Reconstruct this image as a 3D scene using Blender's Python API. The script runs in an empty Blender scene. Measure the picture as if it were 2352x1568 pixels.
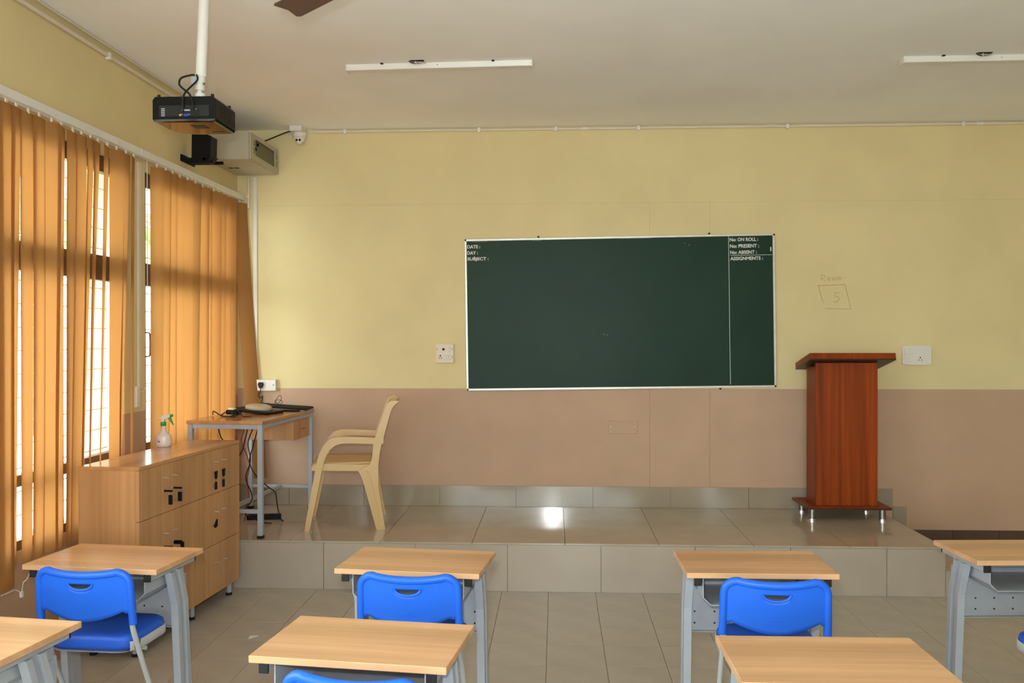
import bpy, bmesh, math, random
from mathutils import Vector, Matrix
random.seed(7)
PI = math.pi
scene = bpy.context.scene
C = scene.collection

# ------------------------------------------------------------------ camera, world, lights, exposure
cam_d = bpy.data.cameras.new('camera')
cam_d.sensor_fit = 'HORIZONTAL'; cam_d.sensor_width = 36.0
cam_d.lens = 36.0 * 2051.54 / 2352.0
cam_d.clip_start = 0.02; cam_d.clip_end = 200
cam = bpy.data.objects.new('camera', cam_d); C.objects.link(cam)
CAM_Z = 1.637
yaw, pitch, roll = 0.0492, -0.0045, -0.001
fw = Vector((-math.sin(yaw)*math.cos(pitch), math.cos(yaw)*math.cos(pitch), math.sin(pitch)))
rt = Vector((math.cos(yaw), math.sin(yaw), 0)); up = rt.cross(fw)
r2 = rt*math.cos(roll) + up*math.sin(roll); u2 = up*math.cos(roll) - rt*math.sin(roll)
cam.matrix_world = Matrix(((r2.x, u2.x, -fw.x, 0), (r2.y, u2.y, -fw.y, 0), (r2.z, u2.z, -fw.z, CAM_Z), (0, 0, 0, 1)))
scene.camera = cam

world = bpy.data.worlds.new('World'); scene.world = world; world.use_nodes = True
bg = world.node_tree.nodes['Background']
bg.inputs[0].default_value = (0.84, 0.95, 1.0, 1); bg.inputs[1].default_value = 13.3

# the photographer's flash, just above the lens
fl = bpy.data.lights.new('camera_flash', 'SPOT'); fl.spot_size = math.radians(112); fl.spot_blend = 1.0; fl.shadow_soft_size = 0.035; fl.energy = 215; fl.color = (0.95, 0.98, 1.0)
flo = bpy.data.objects.new('camera_flash', fl); C.objects.link(flo)
flo.location = (-0.05, 0.02, 1.765); flo.rotation_euler = (math.radians(94), 0, 0.0)

vs = scene.view_settings
vs.view_transform = 'Standard'; vs.look = 'None'; vs.gamma = 1.0; vs.use_curve_mapping = False; vs.exposure = 0.1
scene.cycles.use_denoising = True
scene.cycles.max_bounces = 10; scene.cycles.diffuse_bounces = 6; scene.cycles.glossy_bounces = 4
scene.cycles.transmission_bounces = 6; scene.cycles.transparent_max_bounces = 8
scene.cycles.sample_clamp_indirect = 8.0

# ------------------------------------------------------------------ materials
def lin(c):
    return tuple(((x/255.0)/12.92 if x/255.0 <= 0.04045 else ((x/255.0+0.055)/1.055)**2.4) for x in c) + (1.0,)
def nodes(name):
    m = bpy.data.materials.new(name); m.use_nodes = True
    nt = m.node_tree; b = nt.nodes['Principled BSDF']
    return m, nt, b
def ramp_noise(nt, scale, c1, c2, detail=4, mapping=(1, 1, 1), lo=0.35, hi=0.65, coord='Object', dist=0.0):
    tc = nt.nodes.new('ShaderNodeTexCoord'); mp = nt.nodes.new('ShaderNodeMapping'); mp.inputs['Scale'].default_value = mapping
    no = nt.nodes.new('ShaderNodeTexNoise'); no.inputs['Scale'].default_value = scale; no.inputs['Detail'].default_value = detail
    no.inputs['Distortion'].default_value = dist
    rp = nt.nodes.new('ShaderNodeValToRGB')
    rp.color_ramp.elements[0].position = lo; rp.color_ramp.elements[0].color = c1
    rp.color_ramp.elements[1].position = hi; rp.color_ramp.elements[1].color = c2
    nt.links.new(tc.outputs[coord], mp.inputs[0]); nt.links.new(mp.outputs[0], no.inputs['Vector']); nt.links.new(no.outputs['Fac'], rp.inputs[0])
    return no, rp
def vary(c, f):
    return tuple(min(1, x*f) for x in c[:3]) + (1,)
def mat(name, rgb, rough=0.5, metal=0.0, var=0.05, scale=8.0, mapping=(1, 1, 1), bump=0.0, bscale=200, spec=0.5, coord='Object', detail=4):
    m, nt, b = nodes(name); c = lin(rgb)
    b.inputs['Roughness'].default_value = rough; b.inputs['Metallic'].default_value = metal
    b.inputs['Specular IOR Level'].default_value = spec
    if var:
        no, rp = ramp_noise(nt, scale, vary(c, 1-var), vary(c, 1+var), mapping=mapping, coord=coord, detail=detail)
        nt.links.new(rp.outputs[0], b.inputs['Base Color'])
    else:
        b.inputs['Base Color'].default_value = c
    if bump:
        tc = nt.nodes.new('ShaderNodeTexCoord')
        n2 = nt.nodes.new('ShaderNodeTexNoise'); n2.inputs['Scale'].default_value = bscale
        bp = nt.nodes.new('ShaderNodeBump'); bp.inputs['Strength'].default_value = bump; bp.inputs['Distance'].default_value = 0.002
        nt.links.new(tc.outputs[coord], n2.inputs['Vector']); nt.links.new(n2.outputs['Fac'], bp.inputs['Height']); nt.links.new(bp.outputs[0], b.inputs['Normal'])
    return m
def wood(name, rgb, grain=(1.2, 40, 40), rough=0.35, var=0.16, spec=0.5):
    """laminate with fine streaks along the axis whose mapping value is small"""
    m, nt, b = nodes(name); c = lin(rgb)
    no, rp = ramp_noise(nt, 1.0, vary(c, 1-var), vary(c, 1+var*0.7), detail=6, mapping=grain, lo=0.3, hi=0.7, dist=0.3)
    no2, rp2 = ramp_noise(nt, 1.0, (0.8, 0.76, 0.72, 1), (1.06, 1.05, 1.04, 1), detail=3, mapping=tuple(g*0.22 for g in grain), lo=0.3, hi=0.6)
    mx = nt.nodes.new('ShaderNodeMix'); mx.data_type = 'RGBA'; mx.blend_type = 'MULTIPLY'; mx.inputs[0].default_value = 0.8
    nt.links.new(rp.outputs[0], mx.inputs[6]); nt.links.new(rp2.outputs[0], mx.inputs[7]); nt.links.new(mx.outputs[2], b.inputs['Base Color'])
    b.inputs['Roughness'].default_value = rough; b.inputs['Specular IOR Level'].default_value = spec
    return m
M = {}
M['yellow'] = mat('yellow_paint', (222, 204, 156), 0.75, var=0.03, scale=2.5, bump=0.15, bscale=60, spec=0.3)
M['brown'] = mat('brown_paint', (190, 157, 132), 0.62, var=0.035, scale=3, bump=0.15, bscale=60, spec=0.35)
M['ceil'] = mat('ceiling_paint', (247, 246, 245), 0.85, var=0.025, scale=1.5, bump=0.1, bscale=50, spec=0.2)
M['tile_floor'] = mat('floor_tile', (182, 174, 163), 0.33, var=0.06, scale=6, spec=0.45, coord='Object')
M['tile_pod'] = mat('podium_tile', (180, 167, 150), 0.09, var=0.05, scale=5, spec=0.5)
M['tile_riser'] = mat('riser_tile', (178, 166, 152), 0.3, var=0.035, scale=5, spec=0.45)
M['tile_base'] = mat('base_tile', (158, 144, 126), 0.1, var=0.05, scale=5, spec=0.5)
M['grout'] = mat('grout', (122, 108, 94), 0.9, var=0.1, scale=30)
M['grout_pod'] = mat('light_grout', (150, 138, 122), 0.9, var=0.1, scale=30)
M['skirt'] = mat('dark_skirting_tile', (84, 66, 55), 0.4, var=0.12, scale=9)
M['win_wood'] = mat('brown_window_paint', (92, 66, 56), 0.45, var=0.08, scale=12)
M['white_pl'] = mat('white_plastic', (226, 220, 212), 0.4, var=0.02)
M['ivory_pl'] = mat('aged_ivory_plastic', (222, 208, 190), 0.45, var=0.03)
M['white_mt'] = mat('white_enamel', (228, 224, 218), 0.35, var=0.02)
M['black_pl'] = mat('black_plastic', (9, 9, 10), 0.5, spec=0.2, var=0.1, scale=20)
M['black_gl'] = mat('black_gloss', (26, 15, 10), 0.08, var=0.05, spec=0.35)
M['black_rb'] = mat('black_rubber', (18, 18, 19), 0.7, var=0.1)
M['grey_mt'] = mat('grey_powder_coat', (168, 172, 180), 0.42, var=0.03, scale=20, spec=0.5)
M['grey_lt'] = mat('light_grey_tube', (186, 188, 188), 0.35, var=0.03, spec=0.5)
M['steel'] = mat('brushed_steel', (150, 148, 142), 0.25, metal=1.0, var=0.04, scale=30)
M['chrome'] = mat('chrome', (220, 220, 218), 0.12, metal=1.0, var=0)
M['satin'] = mat('satin_nickel', (214, 212, 208), 0.3, metal=0.8, var=0)
M['rack'] = mat('beige_grey_enamel', (178, 170, 150), 0.45, var=0.02)
M['blue'] = mat('blue_plastic', (28, 100, 222), 0.42, var=0.02, scale=10, bump=0.12, bscale=500, spec=0.4)
M['blue_pad'] = mat('blue_seat_pad', (26, 88, 204), 0.5, var=0.03, scale=10, bump=0.12, bscale=500)
M['desk_wood'] = wood('beech_laminate', (217, 169, 126), grain=(1.6, 34, 34), rough=0.36, var=0.13)
M['desk_edge'] = wood('beech_edge_band', (224, 178, 132), grain=(1.6, 30, 30), rough=0.4, var=0.08)
M['lock_wood'] = wood('locker_laminate', (196, 149, 102), grain=(38, 38, 1.3), rough=0.4, var=0.13)
M['lock_top'] = wood('locker_top_laminate', (200, 150, 102), grain=(30, 1.5, 30), rough=0.2, var=0.08)
M['lect_wood'] = wood('mahogany_laminate', (142, 60, 14), grain=(30, 30, 0.8), rough=0.4, var=0.38, spec=0.2)
M['lect_edge'] = wood('mahogany_edge', (138, 57, 14), grain=(30, 30, 0.8), rough=0.4, var=0.3, spec=0.2)
M['lect_dark'] = mat('dark_edge_band', (52, 26, 16), 0.4, var=0.1)
M['tt_wood'] = wood('table_laminate', (196, 144, 92), grain=(30, 1.4, 30), rough=0.16, var=0.1)
M['board'] = mat('green_chalkboard', (28, 53, 40), 0.42, var=0.08, scale=2.2, spec=0.16, bump=0.05, bscale=300)
M['alu'] = mat('aluminium_strip', (206, 202, 194), 0.35, metal=0.4, var=0.05, scale=20)
M['chalk'] = mat('white_marking_paint', (214, 216, 210), 0.8, var=0.12, scale=60)
M['smear'] = mat('chalk_smear', (92, 112, 100), 0.8, var=0.2, scale=40)
M['beige_pl'] = mat('beige_chair_plastic', (206, 172, 118), 0.34, var=0.04, scale=6, spec=0.5)
M['fan'] = mat('brown_fan_enamel', (78, 58, 50), 0.4, var=0.04)
M['green_pl'] = mat('green_plastic', (36, 158, 70), 0.3, var=0.04)
M['pencil'] = mat('pencil_line', (200, 174, 130), 0.9, var=0.1, scale=80)
M['seamline'] = mat('filled_chase_line', (209, 190, 144), 0.9, var=0.02, scale=80)
M['seambrown'] = mat('filled_chase_line_brown', (174, 142, 118), 0.9, var=0.02, scale=80)
M['dark'] = mat('dark_recess', (20, 18, 17), 0.8, var=0.1)
M['rust'] = mat('rusty_wire', (120, 74, 40), 0.7, var=0.2)
M['paper'] = mat('white_paper', (236, 234, 230), 0.8, var=0.03)
M['silver_pl'] = mat('silver_beige_plastic', (186, 170, 146), 0.35, var=0.03)
M['ground'] = mat('pale_ground', (206, 204, 190), 0.9, var=0.1, scale=0.8)
M['leaf'] = mat('leaf_green', (150, 176, 112), 0.6, var=0.25, scale=1.5)
M['bark'] = mat('bark', (96, 78, 60), 0.9, var=0.2, scale=6)
M['red_wire'] = mat('red_cable', (150, 40, 26), 0.5, var=0.05)
M['blue_port'] = mat('blue_port', (40, 60, 190), 0.4, var=0)
M['yellow_port'] = mat('yellow_port', (220, 170, 60), 0.4, var=0)
# translucent orange blind cloth with fine vertical ribs
def cloth(name, rgb, trans):
    m = bpy.data.materials.new(name); m.use_nodes = True; nt = m.node_tree
    nt.nodes.remove(nt.nodes['Principled BSDF']); out = nt.nodes['Material Output']
    c = lin(rgb); t = lin(trans)
    tc = nt.nodes.new('ShaderNodeTexCoord'); w = nt.nodes.new('ShaderNodeTexWave'); w.wave_type = 'BANDS'; w.bands_direction = 'X'
    w.inputs['Scale'].default_value = 6.5; w.inputs['Distortion'].default_value = 0.4
    uvm = nt.nodes.new('ShaderNodeMapping'); uvm.inputs['Scale'].default_value = (1, 1, 1)
    nt.links.new(tc.outputs['UV'], uvm.inputs[0]); nt.links.new(uvm.outputs[0], w.inputs['Vector'])
    outs = []
    for col in (c, t):
        rp = nt.nodes.new('ShaderNodeValToRGB'); rp.color_ramp.elements[0].color = vary(col, 0.93); rp.color_ramp.elements[1].color = vary(col, 1.03)
        nt.links.new(w.outputs['Fac'], rp.inputs[0]); outs.append(rp)
    d = nt.nodes.new('ShaderNodeBsdfDiffuse'); tr = nt.nodes.new('ShaderNodeBsdfTranslucent'); mx = nt.nodes.new('ShaderNodeMixShader'); mx.inputs[0].default_value = 0.5
    nt.links.new(outs[0].outputs[0], d.inputs[0]); nt.links.new(outs[1].outputs[0], tr.inputs[0])
    nt.links.new(d.outputs[0], mx.inputs[1]); nt.links.new(tr.outputs[0], mx.inputs[2]); nt.links.new(mx.outputs[0], out.inputs[0])
    return m
M['cloth'] = cloth('orange_blind_cloth', (204, 150, 92), (157, 105, 58))
def glassmat(name, tint, fac=0.08):
    m = bpy.data.materials.new(name); m.use_nodes = True; nt = m.node_tree
    nt.nodes.remove(nt.nodes['Principled BSDF']); out = nt.nodes['Material Output']
    g = nt.nodes.new('ShaderNodeBsdfGlossy'); g.inputs['Roughness'].default_value = 0.03
    t = nt.nodes.new('ShaderNodeBsdfTransparent'); t.inputs[0].default_value = tint
    mx = nt.nodes.new('ShaderNodeMixShader'); mx.inputs[0].default_value = fac
    nt.links.new(t.outputs[0], mx.inputs[1]); nt.links.new(g.outputs[0], mx.inputs[2]); nt.links.new(mx.outputs[0], out.inputs[0])
    return m
M['glass'] = glassmat('window_glass', (0.93, 0.96, 0.94, 1))
M['smoke_glass'] = glassmat('smoked_glass', (0.72, 0.72, 0.66, 1), 0.12)
def milky(name, rgb):
    m, nt, b = nodes(name); b.inputs['Base Color'].default_value = lin(rgb); b.inputs['Roughness'].default_value = 0.25
    b.inputs['Subsurface Weight'].default_value = 0.25; b.inputs['Subsurface Radius'].default_value = (0.02, 0.02, 0.02)
    return m
M['milky'] = milky('milky_bottle', (226, 210, 206))

# ------------------------------------------------------------------ mesh helpers
class MB:
    """collects shapes, build() links them as one mesh object"""
    def __init__(s): s.v = []; s.f = []; s.m = []; s.sm = []
    def add(s, vs, fs, mi=0, smooth=False):
        o = len(s.v); s.v += [tuple(x) for x in vs]
        for f in fs: s.f.append([i+o for i in f]); s.m.append(mi); s.sm.append(smooth)
        return s
    def box(s, lo, hi, mi=0, mtx=None):
        (x0, y0, z0), (x1, y1, z1) = lo, hi
        vs = [Vector(p) for p in ((x0,y0,z0),(x1,y0,z0),(x1,y1,z0),(x0,y1,z0),(x0,y0,z1),(x1,y0,z1),(x1,y1,z1),(x0,y1,z1))]
        if mtx: vs = [mtx @ p for p in vs]
        return s.add(vs, [(0,3,2,1),(4,5,6,7),(0,1,5,4),(1,2,6,5),(2,3,7,6),(3,0,4,7)], mi)
    def cyl(s, p0, p1, r0, r1=None, n=12, mi=0, smooth=True, cap=True):
        p0 = Vector(p0); p1 = Vector(p1); r1 = r0 if r1 is None else r1
        ax = (p1-p0).normalized(); a = ax.orthogonal().normalized(); b = ax.cross(a)
        vs = []
        for p, r in ((p0, r0), (p1, r1)):
            for i in range(n):
                t = 2*PI*i/n; vs.append(p + a*(r*math.cos(t)) + b*(r*math.sin(t)))
        s.add(vs, [(i, (i+1) % n, n+(i+1) % n, n+i) for i in range(n)], mi, smooth)
        if cap: s.add(vs, [list(range(n))[::-1], list(range(n, 2*n))], mi)
        return s
    def tube(s, pts, r, n=8, mi=0, closed=False, flat=None):
        pts = [Vector(p) for p in pts]; N = len(pts); rs = r if isinstance(r, (list, tuple)) else [r]*N
        vs = []; prev = None
        for i, p in enumerate(pts):
            t = (pts[min(i+1, N-1)] - pts[max(i-1, 0)]).normalized()
            if prev is None: a = t.orthogonal().normalized()
            else:
                a = prev - t*prev.dot(t); a = a.normalized() if a.length > 1e-6 else t.orthogonal().normalized()
            prev = a; b = t.cross(a)
            for k in range(n):
                th = 2*PI*k/n; vs.append(p + a*(rs[i]*math.cos(th)) + b*(rs[i]*math.sin(th)))
        fs = [(i*n+k, i*n+(k+1) % n, (i+1)*n+(k+1) % n, (i+1)*n+k) for i in range(N-1) for k in range(n)]
        s.add(vs, fs, mi, True)
        s.add(vs, [list(range(n))[::-1], list(range((N-1)*n, N*n))], mi)
        return s
    def lathe(s, prof, n=24, mi=0, centre=(0, 0, 0), axis='Z', sx=1.0, sy=1.0):
        cx, cy, cz = centre; vs = []
        for r, z in prof:
            for k in range(n):
                t = 2*PI*k/n; x, y = r*math.cos(t)*sx, r*math.sin(t)*sy
                if axis == 'Z': vs.append((cx+x, cy+y, cz+z))
                elif axis == 'Y': vs.append((cx+x, cy+z, cz+y))
                else: vs.append((cx+z, cy+x, cz+y))
        N = len(prof)
        fs = [(i*n+k, i*n+(k+1) % n, (i+1)*n+(k+1) % n, (i+1)*n+k) for i in range(N-1) for k in range(n)]
        s.add(vs, fs, mi, True); s.add(vs, [list(range(n))[::-1], list(range((N-1)*n, N*n))], mi)
        return s
    def prism(s, poly, d0, d1, plane='YZ', mi=0, smooth=False):
        """polygon extruded between d0 and d1 along the third axis"""
        def P(a, b, d):
            return {'YZ': (d, a, b), 'XZ': (a, d, b), 'XY': (a, b, d)}[plane]
        n = len(poly)
        vs = [P(a, b, d0) for a, b in poly] + [P(a, b, d1) for a, b in poly]
        s.add(vs, [(i, (i+1) % n, n+(i+1) % n, n+i) for i in range(n)], mi, smooth)
        s.add(vs, [list(range(n))[::-1], list(range(n, 2*n))], mi)
        return s
    def grid(s, fn, nu, nv, mi=0, smooth=True):
        vs = [fn(i/nu, j/nv) for i in range(nu+1) for j in range(nv+1)]
        return s.add(vs, [(i*(nv+1)+j, (i+1)*(nv+1)+j, (i+1)*(nv+1)+j+1, i*(nv+1)+j+1) for i in range(nu) for j in range(nv)], mi, smooth)
    def mesh(s, name, mats):
        me = bpy.data.meshes.new(name); me.from_pydata(s.v, [], s.f)
        for m in (mats if isinstance(mats, (list, tuple)) else [mats]): me.materials.append(m if not isinstance(m, str) else M[m])
        me.polygons.foreach_set('material_index', s.m); me.polygons.foreach_set('use_smooth', s.sm)
        bm = bmesh.new(); bm.from_mesh(me); bmesh.ops.recalc_face_normals(bm, faces=bm.faces); bm.to_mesh(me); bm.free()
        me.update(); return me
    def build(s, name, mats, parent=None, loc=None, bevel=0.0, solid=0.0, seg=2):
        return obj(name, s.mesh(name, mats), parent, loc, bevel, solid, seg)
def obj(name, me, parent=None, loc=None, bevel=0.0, solid=0.0, seg=2):
    o = bpy.data.objects.new(name, me); C.objects.link(o)
    if parent is not None: o.parent = parent
    if loc is not None: o.location = loc
    if solid:
        md = o.modifiers.new('Solidify', 'SOLIDIFY'); md.thickness = solid; md.offset = 0
    if bevel:
        md = o.modifiers.new('Bevel', 'BEVEL'); md.width = bevel; md.segments = seg; md.limit_method = 'ANGLE'; md.angle_limit = math.radians(50)
    return o
def tag(o, label=None, cat=None, group=None, kind=None):
    if label: o['label'] = label
    if cat: o['category'] = cat
    if group: o['group'] = group
    if kind: o['kind'] = kind
    return o
def thing(name, label, cat, loc=(0, 0, 0), rz=0.0, group=None):
    o = bpy.data.objects.new(name, None); C.objects.link(o); o.empty_display_size = 0.1
    o.location = loc; o.rotation_euler = (0, 0, rz)
    return tag(o, label, cat, group)
def struct_empty(name, label=None):
    o = bpy.data.objects.new(name, None); C.objects.link(o); return tag(o, label, None, None, 'structure')
def copy_tree(o, parent=None):
    c = o.copy(); C.objects.link(c); c.parent = parent
    for ch in o.children: copy_tree(ch, c)
    return c
def smooth_path(pts, n=6):
    """Catmull-Rom through the points"""
    P = [Vector(p) for p in pts]; out = []
    for i in range(len(P)-1):
        p0 = P[max(i-1, 0)]; p1 = P[i]; p2 = P[i+1]; p3 = P[min(i+2, len(P)-1)]
        for k in range(n):
            t = k/n
            out.append(0.5*((2*p1) + (p2-p0)*t + (2*p0-5*p1+4*p2-p3)*t*t + (3*p1-p0-3*p2+p3)*t**3))
    out.append(P[-1]); return out
def rrect(w, h, r, n=5, cx=0, cy=0):
    pts = []
    for sx, sy, a0 in ((1, 1, 0), (-1, 1, PI/2), (-1, -1, PI), (1, -1, 1.5*PI)):
        for k in range(n+1):
            a = a0 + PI/2*k/n
            pts.append((cx+sx*(w/2-r)+r*math.cos(a), cy+sy*(h/2-r)+r*math.sin(a)))
    return pts

# ------------------------------------------------------------------ the room
XL, XR, YB, YF, ZC = -2.53, 5.2, -4.0, 6.99, 3.281
WAIN = 1.237          # top of the brown dado on the front wall
YP, ZP, XPE = 5.745, 0.313, 2.45   # podium front, height, right end

# floor: grout bed with separate 30 cm tiles in view, the rest of the room as one tiled part
fl_o = MB().box((XL-0.25, YB-0.2, -0.12), (XR+0.2, YF+0.2, -0.004)).build('floor', 'grout'); tag(fl_o, 'grey-beige tiled classroom floor', None, None, 'structure')
G = 0.0014; X0 = -0.3496; T = 0.30
ix0, ix1 = -7, 13; iy_n = 13
tile_me = MB().box((G, G, -0.004), (T-G, T-G, 0.0)).mesh('tile', 'tile_floor')
full = MB()
ys = [YP-0.088-k*T for k in range(-1, 33)]
for k, y1 in enumerate(ys):
    y0 = y1-T
    for ix in range(-8, 19):
        xa, xb = X0+ix*T, X0+(ix+1)*T
        xa2, xb2 = max(xa, XL), min(xb, XR); ya2, yb2 = max(y0, YB), min(y1, YP)
        if xb2-xa2 < 0.02 or yb2-ya2 < 0.02: continue
        if k <= iy_n and ix0 <= ix < ix1:
            cut = (yb2-ya2 < T-0.001) or (xb2-xa2 < T-0.001)
            if cut:
                obj('tile', MB().box((G, G, -0.004), (xb2-xa2-G, yb2-ya2-G, 0.0)).mesh('tile', 'tile_floor'), fl_o, (xa2, ya2, 0))
            else:
                obj('tile', tile_me, fl_o, (xa, y0, random.uniform(-0.0006, 0.0)))
        else:
            full.box((xa2+G, ya2+G, -0.004), (xb2-G, yb2-G, 0.0))
for ix in range(9, 19):     # beside the podium up to the front wall
    for k in range(5):
        xa, xb = X0+ix*T, X0+(ix+1)*T
        if xa < XPE: xa = XPE
        y0 = YP+k*T; y1 = min(y0+T, YF)
        if xb > XR: xb = XR
        if xb-xa > 0.02 and y1-y0 > 0.02: full.box((xa+G, y0+G, -0.004), (xb-G, y1-G, 0.0))
tag(full.build('tiling', 'tile_floor', fl_o), None, None, None, 'stuff')

ce = MB().box((XL-0.25, YB-0.2, ZC), (XR+0.2, YF+0.2, ZC+0.15)).build('ceiling', 'ceil'); tag(ce, 'flat off-white plaster ceiling', None, None, 'structure')

wf = MB().box((XL-0.25, YF, 0), (XR+0.2, YF+0.2, WAIN), 1).box((XL-0.25, YF, WAIN), (XR+0.2, YF+0.2, ZC), 0).build('wall_front', ['yellow', 'brown'])
tag(wf, 'front wall, pale yellow above a brown dado', None, None, 'structure')
wr = MB()
for y0, y1, kinds in ((YB, 6.99, None),):
    wr.box((XR, y0, 0), (XR+0.2, y1, WAIN), 1)
    wr.box((XR, y0, WAIN), (XR+0.2, y1, ZC), 0)
tag(wr.build('wall_right', ['yellow', 'brown']), 'right wall, yellow above brown', None, None, 'structure')

# left wall with window openings (Y ranges); sill and head heights
WIN = [(-3.2, -0.9), (0.4, 2.75), (3.2, 5.12), (5.39, 6.78)]
SILL, HEAD, WT = 0.63, 2.66, 0.23
LW = 1.19
wl = MB()
def lbox(y0, y1, z0, z1):
    if z0 < LW < z1:
        wl.box((XL-WT, y0, z0), (XL, y1, LW), 1); wl.box((XL-WT, y0, LW), (XL, y1, z1), 0)
    else:
        wl.box((XL-WT, y0, z0), (XL, y1, z1), 1 if z1 <= LW else 0)
edges = [YB-0.2] + [e for w in WIN for e in w] + [YF]
for i in range(0, len(edges), 2): lbox(edges[i], edges[i+1], 0, ZC)
for y0, y1 in WIN: lbox(y0, y1, 0, SILL); lbox(y0, y1, HEAD, ZC)
tag(wl.build('wall_left', ['yellow', 'brown']), 'window wall, yellow above brown', None, None, 'structure')
# back wall with two unseen windows, added and sized to light the room
BW = [(-2.2, 1.6), (2.9, 3.45)]
wb = MB()
def bbox(x0, x1, z0, z1):
    if z0 < LW < z1:
        wb.box((x0, YB-0.2, z0), (x1, YB, LW), 1); wb.box((x0, YB-0.2, LW), (x1, YB, z1), 0)
    else: wb.box((x0, YB-0.2, z0), (x1, YB, z1), 1 if z1 <= LW else 0)
be = [XL-0.25] + [e for w in BW for e in w] + [XR+0.2]
for i in range(0, len(be), 2): bbox(be[i], be[i+1], 0, ZC)
for x0, x1 in BW: bbox(x0, x1, 0, 0.9); bbox(x0, x1, HEAD, ZC)
tag(wb.build('wall_back', ['yellow', 'brown']), 'rear wall behind the viewer', None, None, 'structure')

def portal(loc, rot, sx, sy):
    l = bpy.data.lights.new('window_portal', 'AREA'); l.shape = 'RECTANGLE'; l.size = sx; l.size_y = sy; l.cycles.is_portal = True
    o = bpy.data.objects.new('window_portal', l); C.objects.link(o); o.location = loc; o.rotation_euler = rot
for y0, y1 in WIN:
    portal((XL-WT-0.03, (y0+y1)/2, (SILL+HEAD)/2), (0, -PI/2, 0), HEAD-SILL, y1-y0)
for x0, x1 in BW:
    portal(((x0+x1)/2, YB-0.23, (0.9+HEAD)/2), (PI/2, 0, 0), x1-x0, HEAD-0.9)

def window(n, y0, y1):
    w = struct_empty('window_%d' % n, 'brown framed window with horizontal grille bars')
    xa, xb = XL-0.065, XL-0.015
    def bar(nm, lo, hi): return MB().box(lo, hi).build(nm, 'win_wood', w, bevel=0.003, seg=1)
    F = 0.045
    bar('frame_jamb', (xa, y0, SILL), (xb, y0+F, HEAD)); bar('frame_jamb', (xa, y1-F, SILL), (xb, y1, HEAD))
    bar('frame_head', (xa, y0+F, HEAD-0.09), (xb, y1-F, HEAD)); bar('frame_sill', (xa, y0+F, SILL), (xb, y1-F, SILL+F))
    bar('transom', (xa, y0+F, 1.96), (xb, y1-F, 2.10)); bar('lower_rail', (xa, y0+F, 0.93), (xb, y1-F, 0.985))
    nm = max(1, round((y1-y0)/0.62)); st = (y1-y0)/nm
    for k in range(1, nm):
        yc = y0+k*st; bar('mullion', (xa+0.004, yc-0.03, SILL+F), (xb-0.004, yc+0.03, HEAD-F))
    for za, zb in ((SILL+F, 0.93), (0.985, 1.96), (2.10, HEAD-0.09)):
        for k in range(nm):
            ya = y0+k*st+0.03; yb = y0+(k+1)*st-0.03
            MB().box((xa+0.026, ya, za), (xa+0.031, yb, zb)).build('pane', 'glass', w)
    z = SILL+0.14; gm = MB().cyl((0, y0+0.02, 0), (0, y1-0.02, 0), 0.004, n=6).mesh('grille_bar', 'ivory_pl')  # pale bar colour stands in for the glare that washes the bars out
    while z < HEAD-0.08:
        obj('grille_bar', gm, w, (xa-0.03, 0, z)); z += 0.115
    return w
for i, (y0, y1) in enumerate(WIN): window(i+1, y0, y1)
# pull handle on the casement beside the pier
hd = MB().tube(smooth_path([(XL-0.016, 5.415, 1.52), (XL-0.002, 5.44, 1.522), (XL, 5.452, 1.53), (XL, 5.455, 1.57), (XL, 5.455, 1.62), (XL, 5.452, 1.66), (XL-0.002, 5.44, 1.668), (XL-0.016, 5.415, 1.67)], 4), 0.005, 6)
hd.build('window_handle', 'win_wood', bpy.data.objects['window_4'])
for i, (x0, x1) in enumerate(BW):
    w = struct_empty('window_%d' % (5+i), 'brown framed unseen rear window, added for more daylight')
    for lo, hi in (((x0, YB-0.12, 0.9), (x0+.05, YB-0.06, HEAD)), ((x1-.05, YB-0.12, 0.9), (x1, YB-0.06, HEAD)), ((x0, YB-0.12, HEAD-.05), (x1, YB-0.06, HEAD)), ((x0, YB-0.12, 0.9), (x1, YB-0.06, 0.95))):
        MB().box(lo, hi).build('frame_bar', 'win_wood', w)
    MB().box((x0+.05, YB-0.095, 0.95), (x1-.05, YB-0.09, HEAD-.05)).build('pane', 'glass', w)

# ground outside
tag(MB().box((-40, -40, -0.6), (XL-WT-0.02, 40, -0.5)).build('ground', 'ground'), 'pale open ground outside the windows', None, None, 'structure')

tag(MB().box((XL-WT-0.9, 2.9, 2.66), (XL-WT-0.001, 7.2, 2.76)).build('sunshade', 'ceil'), 'concrete sunshade slab over the windows outside, out of view', None, None, 'structure')  # unseen overhang, added low to darken the tops of the blinds

# trees beyond the open ground
for tx, ty, tr_ in ((-10.5, 14.5, 1.9), (-11.5, 19.0, 2.2), (-12.5, 24.5, 2.3)):
    t = thing('tree', 'leafy green tree outside, glimpsed through the blind gaps', 'tree', (tx, ty, -0.5), 0, 'trees outside the windows')
    MB().cyl((0, 0, 0), (0.1, 0.05, 5.0), 0.16, 0.09, n=10).build('trunk', 'bark', t)
    cr = MB()
    for k in range(1500):
        v = Vector((random.gauss(0, 1), random.gauss(0, 1), random.gauss(0, 1))).normalized()*random.uniform(0.55, 1.0)
        c = Vector((v.x*tr_, v.y*tr_, 5.9+v.z*2.2)); a = Vector((random.gauss(0, 1), random.gauss(0, 1), random.gauss(0, 1))).normalized(); b = a.orthogonal().normalized()
        w = random.uniform(0.12, 0.24); cr.add([c+a*w, c+b*w*0.6, c-a*w, c-b*w*0.6], [(0, 1, 2, 3)])
    tag(cr.build('crown', 'leaf', t), None, None, None, 'stuff')

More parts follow.
